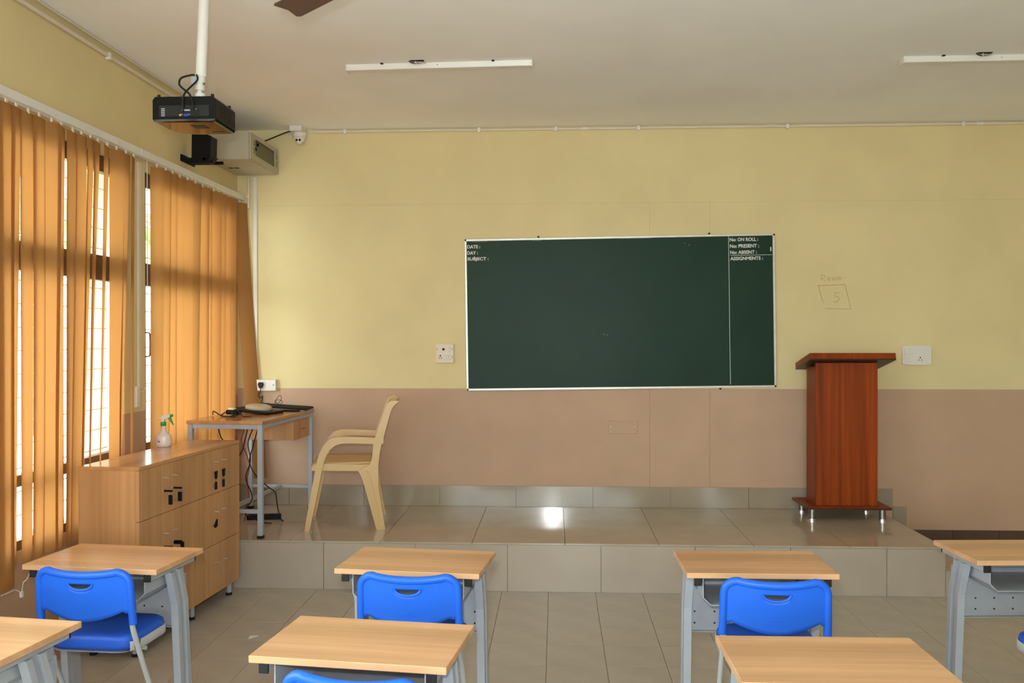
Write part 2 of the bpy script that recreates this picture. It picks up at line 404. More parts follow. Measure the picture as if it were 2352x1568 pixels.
# podium: core with riser tiles, floor tiles and a half-height side step
pod = MB().box((XL, YP+0.012, 0), (XPE-0.012, YF, ZP-0.012)).build('podium', 'grout_pod'); tag(pod, 'low tiled podium along the front wall', None, None, 'structure')
PT = 0.6; XP0 = 0.0568
k = -5; g = 0.0015
while XP0+k*PT < XPE:
    xa = max(XL, XP0+k*PT); xb = min(XPE, XP0+(k+1)*PT)
    for ya, yb in ((YP, YP+PT), (YP+PT, YP+2*PT), (YP+2*PT, YF)):
        if xb-xa > 0.02 and yb-ya > 0.02:
            MB().box((xa+g, ya+(0 if ya == YP else g), ZP-0.012), (xb-g, yb-g, ZP)).build('floor_tile', 'tile_pod', pod)
    k += 1
k = -4; XR0 = -0.3133
while XR0+k*PT < XPE:
    xa = max(XL, XR0+k*PT); xb = min(XPE, XR0+(k+1)*PT)
    if xb-xa > 0.02: MB().box((xa+g, YP+0.001, 0.0), (xb-g, YP+0.012, ZP-0.0135)).build('riser_tile', 'tile_riser', pod)
    k += 1
MB().box((XPE-0.012, YP+0.013, 0), (XPE, YF, ZP-0.0135)).build('end_tile', 'tile_riser', pod)
st = MB().box((XPE+0.002, YP+0.002, 0), (XPE+0.30, YP+0.55, 0.155)).build('step', 'tile_riser', pod, bevel=0.002, seg=1)
MB().box((XPE+0.002, YP+0.0005, 0.1555), (XPE+0.302, YP+0.55, 0.163)).build('step_tile', 'tile_pod', st)
# tiled skirting above the podium, stepping down at its end, then the dark skirting on the floor
bb = struct_empty('baseboard_front', 'grey tile skirting along the front wall')
k = -5
while XR0+0.0+k*PT < 2.58:
    xa = max(XL, XR0+k*PT); xb = min(2.58, XR0+(k+1)*PT)
    if xb-xa > 0.02: MB().box((xa+g, YF-0.012, ZP+0.001), (xb-g, YF, 0.474)).build('skirting_tile', 'tile_base', bb)
    k += 1
MB().box((2.582, YF-0.012, 0.17), (2.682, YF, 0.335)).build('skirting_tile', 'tile_base', bb)
MB().box((XPE+0.002, YF-0.012, 0.0), (2.682, YF, 0.168)).build('skirting_tile', 'tile_base', bb)
xa = 2.684
while xa < XR:
    xb = min(XR, xa+0.345); MB().box((xa+g, YF-0.01, 0.0), (xb-g, YF, 0.16)).build('dark_skirting_tile', 'skirt', bb); xa = xb

# faint filled chases, a painted-over box cover and the pencilled sign on the front wall
t1 = struct_empty('trim_1', 'faint vertical lines where chases in the front wall were filled')
for x in (0.727, 1.19):
    MB().box((x-0.003, YF-0.0003, 0.475), (x+0.003, YF+0.01, WAIN)).build('filled_line', 'seambrown', t1)
    MB().box((x-0.0025, YF-0.0003, 2.44), (x+0.0025, YF+0.01, 2.685)).build('filled_line', 'seamline', t1)
MB().box((-2.3, YF-0.0003, 2.6825), (4.5, YF+0.01, 2.6855)).build('filled_line', 'seamline', t1)
cv = thing('cover_plate', 'brown painted blank cover plate low on the dado below the chalkboard', 'cover plate', (0.52, YF, 0.936))
MB().box((-0.115, -0.009, -0.05), (0.115, 0.001, 0.05)).build('plate', 'brown', cv, bevel=0.003)
for x in (-0.095, 0.09): MB().cyl((x, -0.011, 0.005), (x, -0.006, 0.005), 0.004, n=8).build('screw', 'chalk', cv)
pc = thing('pencil_drawing', 'faint pencilled square with the number 5 on yellow wall right of chalkboard', 'drawing', (2.13, YF, 1.95))
def stroke(pts, nm='pencil_stroke', r=0.0028, parent=pc):
    MB().tube([(x, -0.0005, z) for x, z in pts], r, 5).build(nm, 'pencil', parent)
stroke([(-0.112, 0.085), (0.092, 0.092)]); stroke([(0.092, 0.092), (0.135, -0.098)]); stroke([(0.135, -0.098), (-0.06, -0.092)]); stroke([(-0.112, 0.085), (-0.075, -0.05)])
stroke([(0.05, 0.03), (0.015, 0.028), (0.012, 0.0), (0.04, -0.002), (0.046, -0.02), (0.03, -0.04), (0.005, -0.042)])
stroke([(-0.09, 0.125), (-0.088, 0.165), (-0.06, 0.163), (-0.058, 0.147), (-0.085, 0.142), (-0.06, 0.122)])
for ox in (-0.03, 0.005):
    stroke([(ox+0.011*math.cos(a*PI/4), 0.136+0.011*math.sin(a*PI/4)) for a in range(9)])
stroke([(0.03, 0.125), (0.03, 0.148), (0.045, 0.15), (0.045, 0.126), (0.045, 0.148), (0.06, 0.15), (0.062, 0.125)])
stroke([(0.085, 0.143), (0.091, 0.146)])

# ------------------------------------------------------------------ vertical blinds
def blind(name, label, y0, y1, slats, zbot, widths):
    root = thing(name, label, 'blind', (XL+0.045, (y0+y1)/2, 0), 0, 'vertical blinds on the window wall')
    ox, oy = XL+0.045, (y0+y1)/2
    MB().box((-0.022, y0-oy, 2.722), (0.022, y1-oy, 2.765)).build('headrail', 'white_mt', root, bevel=0.004)
    MB().box((-0.045, y0-oy+0.1, 2.735), (-0.022, y0-oy+0.14, 2.76)).build('bracket', 'white_mt', root)
    MB().box((-0.045, y1-oy-0.14, 2.735), (-0.022, y1-oy-0.10, 2.76)).build('bracket', 'white_mt', root)
    for i, s in enumerate(slats):
        yt, at, yb, ab = s[:4]; sx = s[4] if len(s) > 4 else 0.0; zb = s[5] if len(s) > 5 else zbot
        at = math.radians(at); ab = math.radians(ab); W = widths(i); ztop = 2.70
        # the measured lower angle is at z = 1.2, carry it on to the hem
        f = (2.2-zb)/(2.2-1.2)
        f = min(f, 1.35)
        yh = yt+(yb-yt)*f; ah = at+(ab-at)*f
        def fn(u, v, yt=yt, at=at, yh=yh, ah=ah, zb=zb, sx=sx):
            t = 1-v; a = at+(ah-at)*t; yc = yt+(yh-yt)*t; d = (u-0.5)*W
            bow = 0.006*(1-(2*u-1)**2)
            return (d*math.sin(a)+bow*math.cos(a)+sx*t**1.3 + 0.004*math.sin(i*1.7+t*3), yc-oy+d*math.cos(a)-bow*math.sin(a), zb+(ztop-zb)*v)
        mb = MB().grid(fn, 6, 14); me = mb.mesh('slat', 'cloth')
        uv = me.uv_layers.new(name='UVMap')
        for li, l in enumerate(me.loops):
            vi = l.vertex_index; uv.data[li].uv = ((vi//15)/6, (vi % 15)/14)
        so = obj('slat', me, root)
        MB().box((-0.004, yt-oy-0.008, 2.695), (0.004, yt-oy+0.008, 2.722)).build('carrier', 'ivory_pl', root, bevel=0.002, seg=1)
    return root, ox, oy
near = [(3.929, -2.6, 3.906, -1.7, 0.02, 0.50), (4.006, -9.2, 3.98, -13.7), (4.101, -0.9, 4.08, -7.0), (4.19, -4.3, 4.176, -5.6), (4.297, 14.8, 4.274, 12.9), (4.382, -12.5, 4.36, -12.7), (4.488, -1.4, 4.442, -13.1), (4.574, 1.0, 4.524, 7.3), (4.664, -9.7, 4.59, -21.4), (4.741, -11.5, 4.653, -24.5), (4.843, -12.0, 4.752, -25.2), (4.949, 17.6, 4.921, 5.7), (5.06, -1.6, 4.999, -17.3), (5.155, -17, 5.12, -17)]
near = [(3.929-0.09*k, (-4, 6, -2, 3)[k % 4], 3.92-0.09*k, (-4, 4, -3, 2)[k % 4]) for k in range(8, 0, -1)] + near
far = [(5.461, 29.3, 5.44, 22.1), (5.585, 10, 5.565, 8), (5.69, 12, 5.668, 10), (5.80, 14, 5.77, 12), (5.925, 15, 5.895, 13), (6.06, 14, 6.02, 12), (6.18, 32, 6.145, 30), (6.285, 4, 6.26, 2), (6.385, 36, 6.365, 34), (6.485, 34, 6.475, 32), (6.59, 36, 6.60, 30), (6.71, 30, 6.715, 10), (6.92, 36, 6.926, 56, 0.155)]
b1, ox, oy = blind('vertical_blind', 'orange vertical blind over the near window, its white bead chain trailing below', 3.12, 5.20, near, 0.585, lambda i: 0.116 if i in (3, 5, 7, 8, 10, 11, 12, 13, 19) else 0.10)
ch = smooth_path([(XL+0.08-ox, y-oy, z) for y, z in ((3.78, 0.50), (3.86, 0.497), (3.93, 0.494), (3.977, 0.472), (3.99, 0.51), (4.02, 0.52), (4.045, 0.548), (4.06, 0.552), (4.09, 0.532), (4.13, 0.518), (4.18, 0.515))], 6)
bead = MB(); 
for p in ch: bead.lathe([(0.0005, -0.0032), (0.0032, 0), (0.0005, 0.0032)], 6, centre=p)
bead.tube(ch, 0.0008, 4)
tag(bead.build('bead_chain', 'white_pl', b1), None, None, None, 'stuff')
MB().box((XL+0.074-ox, 3.968-oy, 0.448), (XL+0.087-ox, 3.986-oy, 0.474)).build('chain_clip', 'white_pl', b1, bevel=0.002, seg=1)
b2, ox2, oy2 = blind('vertical_blind', 'orange vertical blind over the far window, its last slat swung out beside the wall corner', 5.205, 6.975, far, 0.53, lambda i: (0.10, 0.112, 0.112, 0.112, 0.112, 0.116)[i] if i < 6 else (0.122 if i == 12 else 0.127))
MB().tube([(0.012, 5.30-oy2, 2.71), (0.012, 5.30-oy2, 1.5), (0.02, 5.31-oy2, 1.26)], 0.0022, 5).build('pull_cord', 'white_pl', b2)

# casing strip and box on the pier, and in the corner
tr = thing('cable_trunking', 'white cable trunking strip running down the pier between the two windows', 'trunking', (XL, 5.30, 0))
MB().box((0, -0.02, 1.33), (0.014, 0.02, 2.70)).build('strip', 'ivory_pl', tr, bevel=0.002, seg=1)
MB().box((0, -0.055, 1.22), (0.018, -0.015, 1.345)).build('cord_weight', 'white_pl', tr, bevel=0.003)
MB().tube(smooth_path([(0.012, -0.02, 1.31), (0.02, 0.03, 1.315), (0.01, 0.08, 1.34)], 5), 0.003, 5).build('wire', 'white_pl', tr)
tr = thing('cable_trunking', 'white cable trunking strip dropping from the wall cabinet in the room corner', 'trunking', (-2.385, YF, 0))
MB().box((-0.014, -0.014, 1.30), (0.018, 0, 2.91)).build('strip', 'white_pl', tr, bevel=0.002, seg=1)
tr2 = thing('conduit_pipe', 'thin ivory conduit pipe ending below the wall cabinet in the corner', 'pipe', (-2.435, YF-0.011, 0))
MB().cyl((0, 0, 2.66), (0, 0, 2.91), 0.0095).build('pipe', 'ivory_pl', tr2)
MB().box((-0.016, -0.008, 2.75), (0.016, 0.011, 2.765)).build('clip', 'ivory_pl', tr2)
sb = thing('switch_box', 'small white box on the wall strip behind the last far blind slat', 'box', (XL, 6.87, 1.30))
MB().box((0, -0.035, -0.055), (0.022, 0.035, 0.055)).build('body', 'white_pl', sb, bevel=0.004)
MB().box((0.022, -0.02, -0.03), (0.026, 0.02, 0.03)).build('rocker', 'ivory_pl', sb, bevel=0.001, seg=1)

# conduits under the ceiling
c1 = thing('conduit_pipe', 'white conduit pipe running along the top of the front wall', 'pipe', (0, YF-0.012, 3.262))
MB().cyl((-1.92, 0, 0), (XR-0.02, 0, 0), 0.0105).build('pipe', 'ivory_pl', c1)
for x in (-1.66, -0.60, 0.0, 0.64, 1.78, 3.10, 4.2):
    MB().box((x-0.012, -0.014, -0.02), (x+0.012, 0.011, 0.016)).build('clip', 'white_pl', c1, bevel=0.002, seg=1)
MB().cyl((0.20, 0, 0), (0.245, 0, 0), 0.0135).build('coupling', 'white_pl', c1); MB().cyl((3.2, 0, 0), (3.25, 0, 0), 0.0135).build('coupling', 'white_pl', c1)
c2 = thing('conduit_pipe', 'white conduit pipe running along the top of the window wall', 'pipe', (XL+0.013, 0, 3.225))
MB().cyl((0, YB+0.1, 0), (0, 6.3, 0), 0.012).build('pipe', 'ivory_pl', c2)
for y in (2.6, 3.9, 4.92, 6.0):
    MB().box((-0.012, y-0.012, -0.022), (0.015, y+0.012, 0.017)).build('clip', 'white_pl', c2, bevel=0.002, seg=1)
MB().cyl((0.012, YB+0.1, 0.04), (0.012, 6.9, 0.047), 0.006, n=8).build('thin_cable', 'ivory_pl', c2)

# ------------------------------------------------------------------ chalkboard
bd = thing('chalkboard', 'large green chalkboard in a thin pale frame, hung slightly crooked on the yellow wall', 'chalkboard', (0.491, YF, 1.8285))
bd.rotation_euler = (0, -0.0130, 0)
BWd, BHt = 2.398, 1.186
MB().box((-BWd/2+0.004, -0.016, -BHt/2+0.004), (BWd/2-0.004, -0.001, BHt/2-0.004)).build('board_panel', 'board', bd)
FR = 0.017
MB().box((-BWd/2, -0.022, BHt/2-FR), (BWd/2, -0.0005, BHt/2)).build('frame_top', 'alu', bd, bevel=0.002, seg=1)
MB().box((-BWd/2, -0.022, -BHt/2), (BWd/2, -0.0005, -BHt/2+FR)).build('frame_bottom', 'alu', bd, bevel=0.002, seg=1)
MB().box((-BWd/2, -0.022, -BHt/2+FR), (-BWd/2+FR, -0.0005, BHt/2-FR)).build('frame_side', 'alu', bd, bevel=0.002, seg=1)
MB().box((BWd/2-FR, -0.022, -BHt/2+FR), (BWd/2, -0.0005, BHt/2-FR)).build('frame_side', 'alu', bd, bevel=0.002, seg=1)
for x, z in ((-BWd/2+0.008, BHt/2-0.008), (BWd/2-0.006, BHt/2-0.01), (-BWd/2+0.01, -BHt/2+0.008), (BWd/2-0.01, -BHt/2+0.01), (-0.62, BHt/2+0.008), (0.70, BHt/2+0.008), (0.77, -BHt/2-0.006)):
    MB().cyl((x, -0.026, z), (x, -0.001, z), 0.007, n=8).build('nail', 'dark', bd)
def text(txt, w, h, x, z, parent, y=-0.0168, material='chalk'):
    cu = bpy.data.curves.new('lettering', 'FONT'); cu.body = txt; cu.size = 1.0; cu.offset = 0.03; cu.extrude = 0.0; cu.resolution_u = 3
    to = bpy.data.objects.new('lettering', cu); C.objects.link(to)
    bpy.context.view_layer.update()
    me = bpy.data.meshes.new_from_object(to.evaluated_get(bpy.context.evaluated_depsgraph_get()))
    C.objects.unlink(to); bpy.data.objects.remove(to)
    xs = [v.co.x for v in me.vertices]; zs = [v.co.y for v in me.vertices]
    sx = w/(max(xs)-min(xs)); sz = h/(max(zs)-min(zs))
    x0, z0 = min(xs), min(zs)
    for v in me.vertices: v.co = ((v.co.x-x0)*sx, 0, (v.co.y-z0)*sz)
    me.materials.clear(); me.materials.append(M[material])
    o = obj('lettering', me, parent, (x, y, z)); return o
# local board coordinates: x from centre, z from centre
def bl(X, Z):
    dx, dz = X-0.491, Z-1.8285; c, s = math.cos(0.0130), math.sin(0.0130)
    return dx*c+dz*s, -dx*s+dz*c
for txt, X, Z, w, h in (('DATE :', -0.694, 2.333, 0.102, 0.027), ('DAY :', -0.694, 2.285, 0.084, 0.027), ('SUBJECT :', -0.692, 2.232, 0.166, 0.032),
                        ('No: ON ROLL :', 1.340, 2.376, 0.217, 0.028), ('No: PRESENT :', 1.342, 2.326, 0.222, 0.028), ('No: ABSENT :', 1.344, 2.278, 0.203, 0.027), ('ASSIGNMENTS :', 1.344, 2.230, 0.250, 0.027)):
    x, z = bl(X, Z); text(txt, w, h, x, z, bd)
x, z = bl(1.331, 2.416); MB().box((x-0.0017, -0.0172, -BHt/2+FR+0.01), (x+0.0017, -0.0158, z)).build('ruled_line', 'chalk', bd)
x, z = bl(1.345, 2.2685); MB().box((x, -0.0172, z-0.0015), (x+0.318, -0.0158, z+0.0015)).build('ruled_line', 'chalk', bd)
for X, Z, w, h, m in ((0.62, 2.405, 0.26, 0.007, 'smear'), (-0.15, 2.393, 0.08, 0.008, 'smear'), (1.653, 2.316, 0.010, 0.036, 'chalk'), (-0.635, 2.264, 0.006, 0.02, 'chalk'), (-0.6, 2.386, 0.14, 0.005, 'smear'), (0.375, 1.66, 0.006, 0.014, 'smear'), (0.40, 1.655, 0.004, 0.004, 'chalk'), (1.03, 2.35, 0.004, 0.006, 'chalk'), (0.995, 2.365, 0.004, 0.005, 'chalk')):
    x, z = bl(X, Z)
    pts = [(x+w/2*math.cos(a*PI/5), z+h/2*math.sin(a*PI/5)) for a in range(10)]
    MB().prism(pts, -0.0168, -0.0158, 'XZ').build('chalk_mark', m, bd)

# ------------------------------------------------------------------ switchboards and sockets on the front wall
s1 = thing('switchboard', 'square cream switchboard beside the left edge of the chalkboard', 'switchboard', (-0.870, YF, 1.513))
MB().box((-0.07, -0.035, -0.075), (0.07, 0, 0.075)).build('plate', 'ivory_pl', s1, bevel=0.004)
MB().lathe([(0.004, 0.0), (0.010, 0.0), (0.0095, -0.004), (0.004, -0.003)], 14, centre=(-0.010, -0.035, 0.032), axis='Y').build('knob_ring', 'dark', s1)
for x, z, r in ((-0.034, -0.018, 0.006), (-0.044, -0.032, 0.0035), (-0.026, -0.032, 0.0035), (-0.044, -0.041, 0.003), (-0.026, -0.041, 0.003)):
    MB().cyl((x, -0.0362, z), (x, -0.033, z), r, n=10).build('socket_hole', 'dark', s1)
for x, z in ((-0.060, 0.032), (0.058, 0.034), (0.060, -0.028)): MB().cyl((x, -0.037, z), (x, -0.033, z), 0.0035, n=8).build('screw', 'dark', s1)
for x in (0.002, 0.022, 0.042): MB().box((x-0.009, -0.040, -0.052), (x+0.009, -0.034, -0.012)).build('switch', 'ivory_pl', s1, bevel=0.002, seg=1)
MB().box((0.028, -0.038, 0.012), (0.048, -0.034, 0.05)).build('switch', 'ivory_pl', s1, bevel=0.002, seg=1)
s2 = thing('switchboard', 'wide white switchboard with bowed edges on the wall right of the lectern', 'switchboard', (2.7545, YF, 1.498))
pts = [(-0.108, -0.066), (-0.05, -0.073), (0.05, -0.073), (0.108, -0.066), (0.108, 0.066), (0.05, 0.074), (-0.05, 0.074), (-0.108, 0.066)]
MB().prism(pts, -0.022, 0, 'XZ').build('plate', 'white_pl', s2, bevel=0.005)
for x, z, w, h in ((-0.075, 0.03, 0.03, 0.04), (-0.038, 0.03, 0.03, 0.04), (0.035, 0.032, 0.022, 0.034), (0.062, 0.032, 0.022, 0.034), (-0.07, -0.035, 0.02, 0.03), (-0.047, -0.035, 0.02, 0.03)):
    MB().box((x-w/2, -0.026, z-h/2), (x+w/2, -0.021, z+h/2)).build('switch', 'white_mt', s2, bevel=0.002, seg=1)
for x, z, r in ((0.025, -0.018, 0.005), (0.014, -0.034, 0.0032), (0.036, -0.034, 0.0032), (0.014, -0.042, 0.0025), (0.036, -0.042, 0.0025)): MB().cyl((x, -0.0235, z), (x, -0.021, z), r, n=10).build('socket_hole', 'dark', s2)
s3 = thing('wall_socket', 'white double wall socket box on the corner wall above the teacher table', 'socket', (-2.29, YF, 1.262))
MB().box((-0.08, -0.042, -0.044), (0.08, 0, 0.044)).build('box', 'white_pl', s3, bevel=0.004)
MB().cyl((0.062, -0.0445, 0.002), (0.062, -0.041, 0.002), 0.004, n=8).build('screw', 'dark', s3)
pl = thing('power_plug', 'black three-pin plug with cord pushed into the corner wall socket', 'plug', (-2.325, YF-0.042, 1.262))
MB().prism([(-0.02, 0.008), (-0.012, 0.024), (0.012, 0.024), (0.02, 0.008), (0.01, -0.022), (-0.01, -0.022)], -0.03, -0.0005, 'XZ').build('body', 'black_rb', pl, bevel=0.003)
MB().tube(smooth_path([(0, -0.016, -0.02), (-0.004, -0.018, -0.05), (-0.018, -0.02, -0.075), (0.0, -0.02, -0.10), (0.02, -0.03, -0.085), (0.01, -0.05, -0.15), (-0.03, -0.08, -0.19)], 6), 0.0035, 6).build('cord', 'black_rb', pl)

# ------------------------------------------------------------------ wall cabinet (equipment rack), bracket, dome camera
rk = thing('wall_cabinet', 'beige-grey steel equipment cabinet with glazed door hung high in the corner', 'cabinet', (XL-0.0, 6.32, 2.920))
RW, RD, RH = 0.342, 0.64, 0.20
MB().box((0.001, 0, 0), (RW-0.014, RD, RH)).build('body', 'rack', rk, bevel=0.004)
d = MB()
for lo, hi in (((RW-0.012, 0.004, 0.004), (RW, 0.10, RH-0.004)), ((RW-0.012, RD-0.09, 0.004), (RW, RD-0.004, RH-0.004)), ((RW-0.012, 0.10, RH-0.035), (RW, RD-0.09, RH-0.004)), ((RW-0.012, 0.10, 0.004), (RW, RD-0.09, 0.045))): d.box(lo, hi)
dr = d.build('door', 'rack', rk)
MB().box((RW-0.009, 0.10, 0.045), (RW-0.006, RD-0.09, RH-0.035)).build('door_glass', 'smoke_glass', dr)
for z in (0.055, 0.065, 0.075, 0.085, 0.115, 0.125, 0.135, 0.145):
    for y in (0.075, RD-0.05): MB().box((RW-0.0005, y-0.014, z), (RW+0.0006, y+0.014, z+0.004)).build('vent_slot', 'dark', dr)
MB().cyl((RW, 0.09, 0.12), (RW+0.012, 0.09, 0.12), 0.009, n=10).build('lock', 'chrome', dr)
MB().box((RW+0.012, 0.083, 0.108), (RW+0.03, 0.097, 0.13)).build('key', 'black_pl', dr, bevel=0.003)
MB().box((RW+0.004, 0.088, 0.078), (RW+0.01, 0.108, 0.105)).build('key_tag', 'black_pl', dr, bevel=0.003)
for x, y in ((0.075, 0.33), (0.12, 0.33)): MB().cyl((x, y+0.0, -0.0006), (x, y, 0.004), 0.021, n=16).build('cable_hole', 'dark', rk)
MB().tube(smooth_path([(RW-0.10, RD-0.25, RH), (RW-0.06, RD-0.2, RH+0.02), (RW+0.0, RD-0.12, RH+0.07), (RW+0.07, RD-0.07, RH+0.115), (RW+0.129, RD-0.06, RH+0.135)], 6), 0.005, 6).build('camera_cable', 'black_rb', rk)
br = thing('wall_bracket', 'small black box seated on an open black bracket below the projector', 'bracket', (XL, 6.02, 2.80))
MB().box((0.001, -0.11, 0.03), (0.012, 0.11, 0.075)).build('wall_plate', 'black_pl', br)
arm = MB(); arm.box((0.012, -0.11, 0.03), (0.17, -0.095, 0.05)).box((0.012, 0.03, 0.03), (0.24, 0.045, 0.05)).box((0.155, -0.11, 0.03), (0.17, 0.03, 0.05))
arm.build('bracket_arm', 'black_pl', br)
MB().box((0.06, -0.13, 0.008), (0.235, -0.10, 0.028)).build('front_lip', 'black_pl', br)
MB().tube(smooth_path([(0.20, -0.115, 0.028), (0.225, -0.10, 0.045), (0.225, -0.03, 0.055)], 5), 0.006, 6).build('strap', 'black_rb', br)
MB().prism([(0.07, 0.05), (0.20, 0.05), (0.205, 0.20), (0.17, 0.212), (0.11, 0.216), (0.072, 0.21)], -0.09, 0.02, 'XZ').build('box_body', 'black_pl', br, bevel=0.006)
dc = thing('dome_camera', 'white security dome camera under the ceiling at the corner of the front wall', 'camera', (-2.0, 6.90, ZC))
MB().box((-0.062, -0.07, -0.042), (0.035, 0.085, -0.001)).build('junction_box', 'white_pl', dc, bevel=0.004)
MB().lathe([(0.001, -0.042), (0.055, -0.042), (0.055, -0.060), (0.050, -0.085), (0.001, -0.085)], 24).build('collar', 'white_pl', dc)
eye = [(0.001, -0.135)] + [(0.043*math.sin(a), -0.092-0.043*math.cos(a)) for a in (0.3, 0.6, 0.9, 1.2, 1.5)] + [(0.046, -0.084), (0.001, -0.080)]
MB().lathe(eye, 24, centre=(0, -0.006, 0)).build('eyeball', 'white_pl', dc)
for x in (-0.011, 0.013): MB().cyl((x, -0.050, -0.110), (x, -0.036, -0.104), 0.0085, n=12).build('lens', 'black_gl', dc)

# ------------------------------------------------------------------ projector on its ceiling mount
mt = thing('ceiling_mount', 'white ceiling pole mount holding the projector', 'projector mount', (-1.683, 4.14, 0))
MB().cyl((0.012, 0, 2.865), (0.03, 0, ZC-0.01), 0.025, n=20).build('pole', 'white_mt', mt)
MB().cyl((0.03, 0, ZC-0.012), (0.03, 0, ZC-0.0005), 0.075, n=24).build('ceiling_flange', 'white_mt', mt)
MB().cyl((0.006, 0, 2.802), (0.012, 0, 2.87), 0.0215, n=18).build('inner_pole', 'white_mt', mt)
MB().box((-0.024, -0.027, 2.825), (0.002, -0.018, 2.862)).build('tape_patch', 'grey_mt', mt)
MB().cyl((0.004, 0, 2.785), (0.006, 0, 2.803), 0.012, n=12).build('swivel', 'white_mt', mt)
MB().cyl((0.008, 0, 2.752), (0.008, 0, 2.787), 0.023, n=18).build('cup', 'white_mt', mt)
MB().box((-0.085, -0.05, 2.744), (0.06, 0.05, 2.752)).build('plate', 'white_mt', mt, bevel=0.002, seg=1)
MB().cyl((0.028, -0.015, 2.83), (0.036, -0.015, 2.83), 0.006, n=8).build('bolt', 'steel', mt)
MB().tube(smooth_path([(-0.085, 0.02, 2.75), (-0.115, 0.0, 2.752), (-0.125, -0.02, 2.756), (-0.10, -0.03, 2.758), (-0.07, -0.03, 2.752)], 5), 0.003, 6).build('cable_tie', 'white_pl', mt)
pr = thing('projector', 'black projector hanging upside down under the white ceiling pole', 'projector', (-1.694, 4.0, 2.622))
PW, PD, PHt = 0.292, 0.25, 0.115
body = MB(); out = [(-PW/2+0.012, PHt), (PW/2-0.012, PHt), (PW/2, PHt-0.014), (PW/2, 0.012), (-PW/2, 0.012), (-PW/2, PHt-0.014)]
body.prism(out, 0, PD, 'XZ'); body.build('body', 'black_pl', pr, bevel=0.003)
# glossy cover, the downward side, with a bowed far edge
cov = [(-PW/2, 0.0), (PW/2, 0.0), (PW/2, PD)] + [(PW/2-t*PW, PD+0.012*math.sin(t*PI)) for t in (0.15, 0.35, 0.55, 0.72)] + [(-PW/2+0.045, PD-0.012), (-PW/2+0.018, PD-0.05), (-PW/2, PD-0.11)]
n = len(cov); cb = MB()
cb.add([(x, y, 0.0125) for x, y in cov] + [(x*0.97, 0.004+y*0.98, 0.004) for x, y in cov] + [(x*0.90, 0.014+y*0.93, 0.0) for x, y in cov],
       [(i, (i+1) % n, n+(i+1) % n, n+i) for i in range(n)] + [(n+i, n+(i+1) % n, 2*n+(i+1) % n, 2*n+i) for i in range(n)] + [list(range(2*n, 3*n))[::-1], list(range(n))])
cb.build('glossy_cover', 'black_gl', pr)
MB().box((0.0, 0.07, -0.0012), (0.07, 0.13, 0.0004)).build('button_panel', 'black_pl', pr, bevel=0.002, seg=1)
MB().box((0.055, 0.20, -0.001), (0.11, 0.212, 0.0005)).build('focus_slot', 'dark', pr)
for x, y in ((-0.125, 0.02), (0.125, 0.02), (0.125, 0.23), (-0.125, 0.23)): MB().cyl((x, y, PHt-0.002), (x, y, PHt+0.014), 0.0085, 0.007, n=10).build('foot', 'black_rb', pr)
MB().box((-PW/2+0.03, -0.0015, 0.025), (PW/2-0.03, 0.001, 0.075)).build('port_panel', 'black_rb', pr)
for x, z, w, h, m in ((0.010, 0.030, 0.02, 0.011, 'blue_port'), (-0.016, 0.030, 0.009, 0.009, 'yellow_port'), (0.015, 0.052, 0.03, 0.007, 'grey_mt'), (0.055, 0.045, 0.03, 0.028, 'dark')):
    MB().box((x-w/2, -0.004, z-h/2), (x+w/2, -0.001, z+h/2)).build('port', m, pr, bevel=0.001, seg=1)
for x, z in ((-0.006, 0.052), (0.024, 0.052), (-0.006, 0.032), (0.026, 0.032), (0.058, 0.056)): MB().cyl((x, -0.006, z), (x, -0.001, z), 0.003, n=8).build('port_screw', 'chrome', pr)
for k in range(5): MB().box((-0.105, -0.0022, 0.026+k*0.008), (-0.088, -0.001, 0.030+k*0.008)).build('printed_mark', 'grey_mt', pr)
for k in range(9): MB().box((PW/2-0.0004, 0.05+k*0.018, 0.03), (PW/2+0.0008, 0.06+k*0.018, 0.085)).build('vent_slot', 'dark', pr)
MB().cyl((0.08, PD-0.004, 0.055), (0.08, PD+0.014, 0.055), 0.032, n=20).build('lens_barrel', 'black_pl', pr)
pcb = thing('projector_cable', 'looped black cable between the ceiling pole and the back of the projector', 'cable', (-1.683, 3.998, 2.62))
MB().tube(smooth_path([(-0.003, 0.105, 0.245), (-0.02, 0.10, 0.243), (-0.055, 0.08, 0.225), (-0.062, 0.07, 0.20), (-0.045, 0.05, 0.175), (0.0, 0.02, 0.14), (0.02, 0.005, 0.115), (0.035, -0.012, 0.08), (0.035, -0.012, 0.05)], 7), 0.0048, 7).build('cable', 'black_rb', pcb)
MB().tube(smooth_path([(0.005, 0.108, 0.247), (0.012, 0.10, 0.22), (0.0, 0.06, 0.18), (-0.012, 0.02, 0.14), (-0.012, -0.006, 0.10), (-0.010, -0.010, 0.045)], 7), 0.0045, 7).build('cable', 'black_rb', pcb)

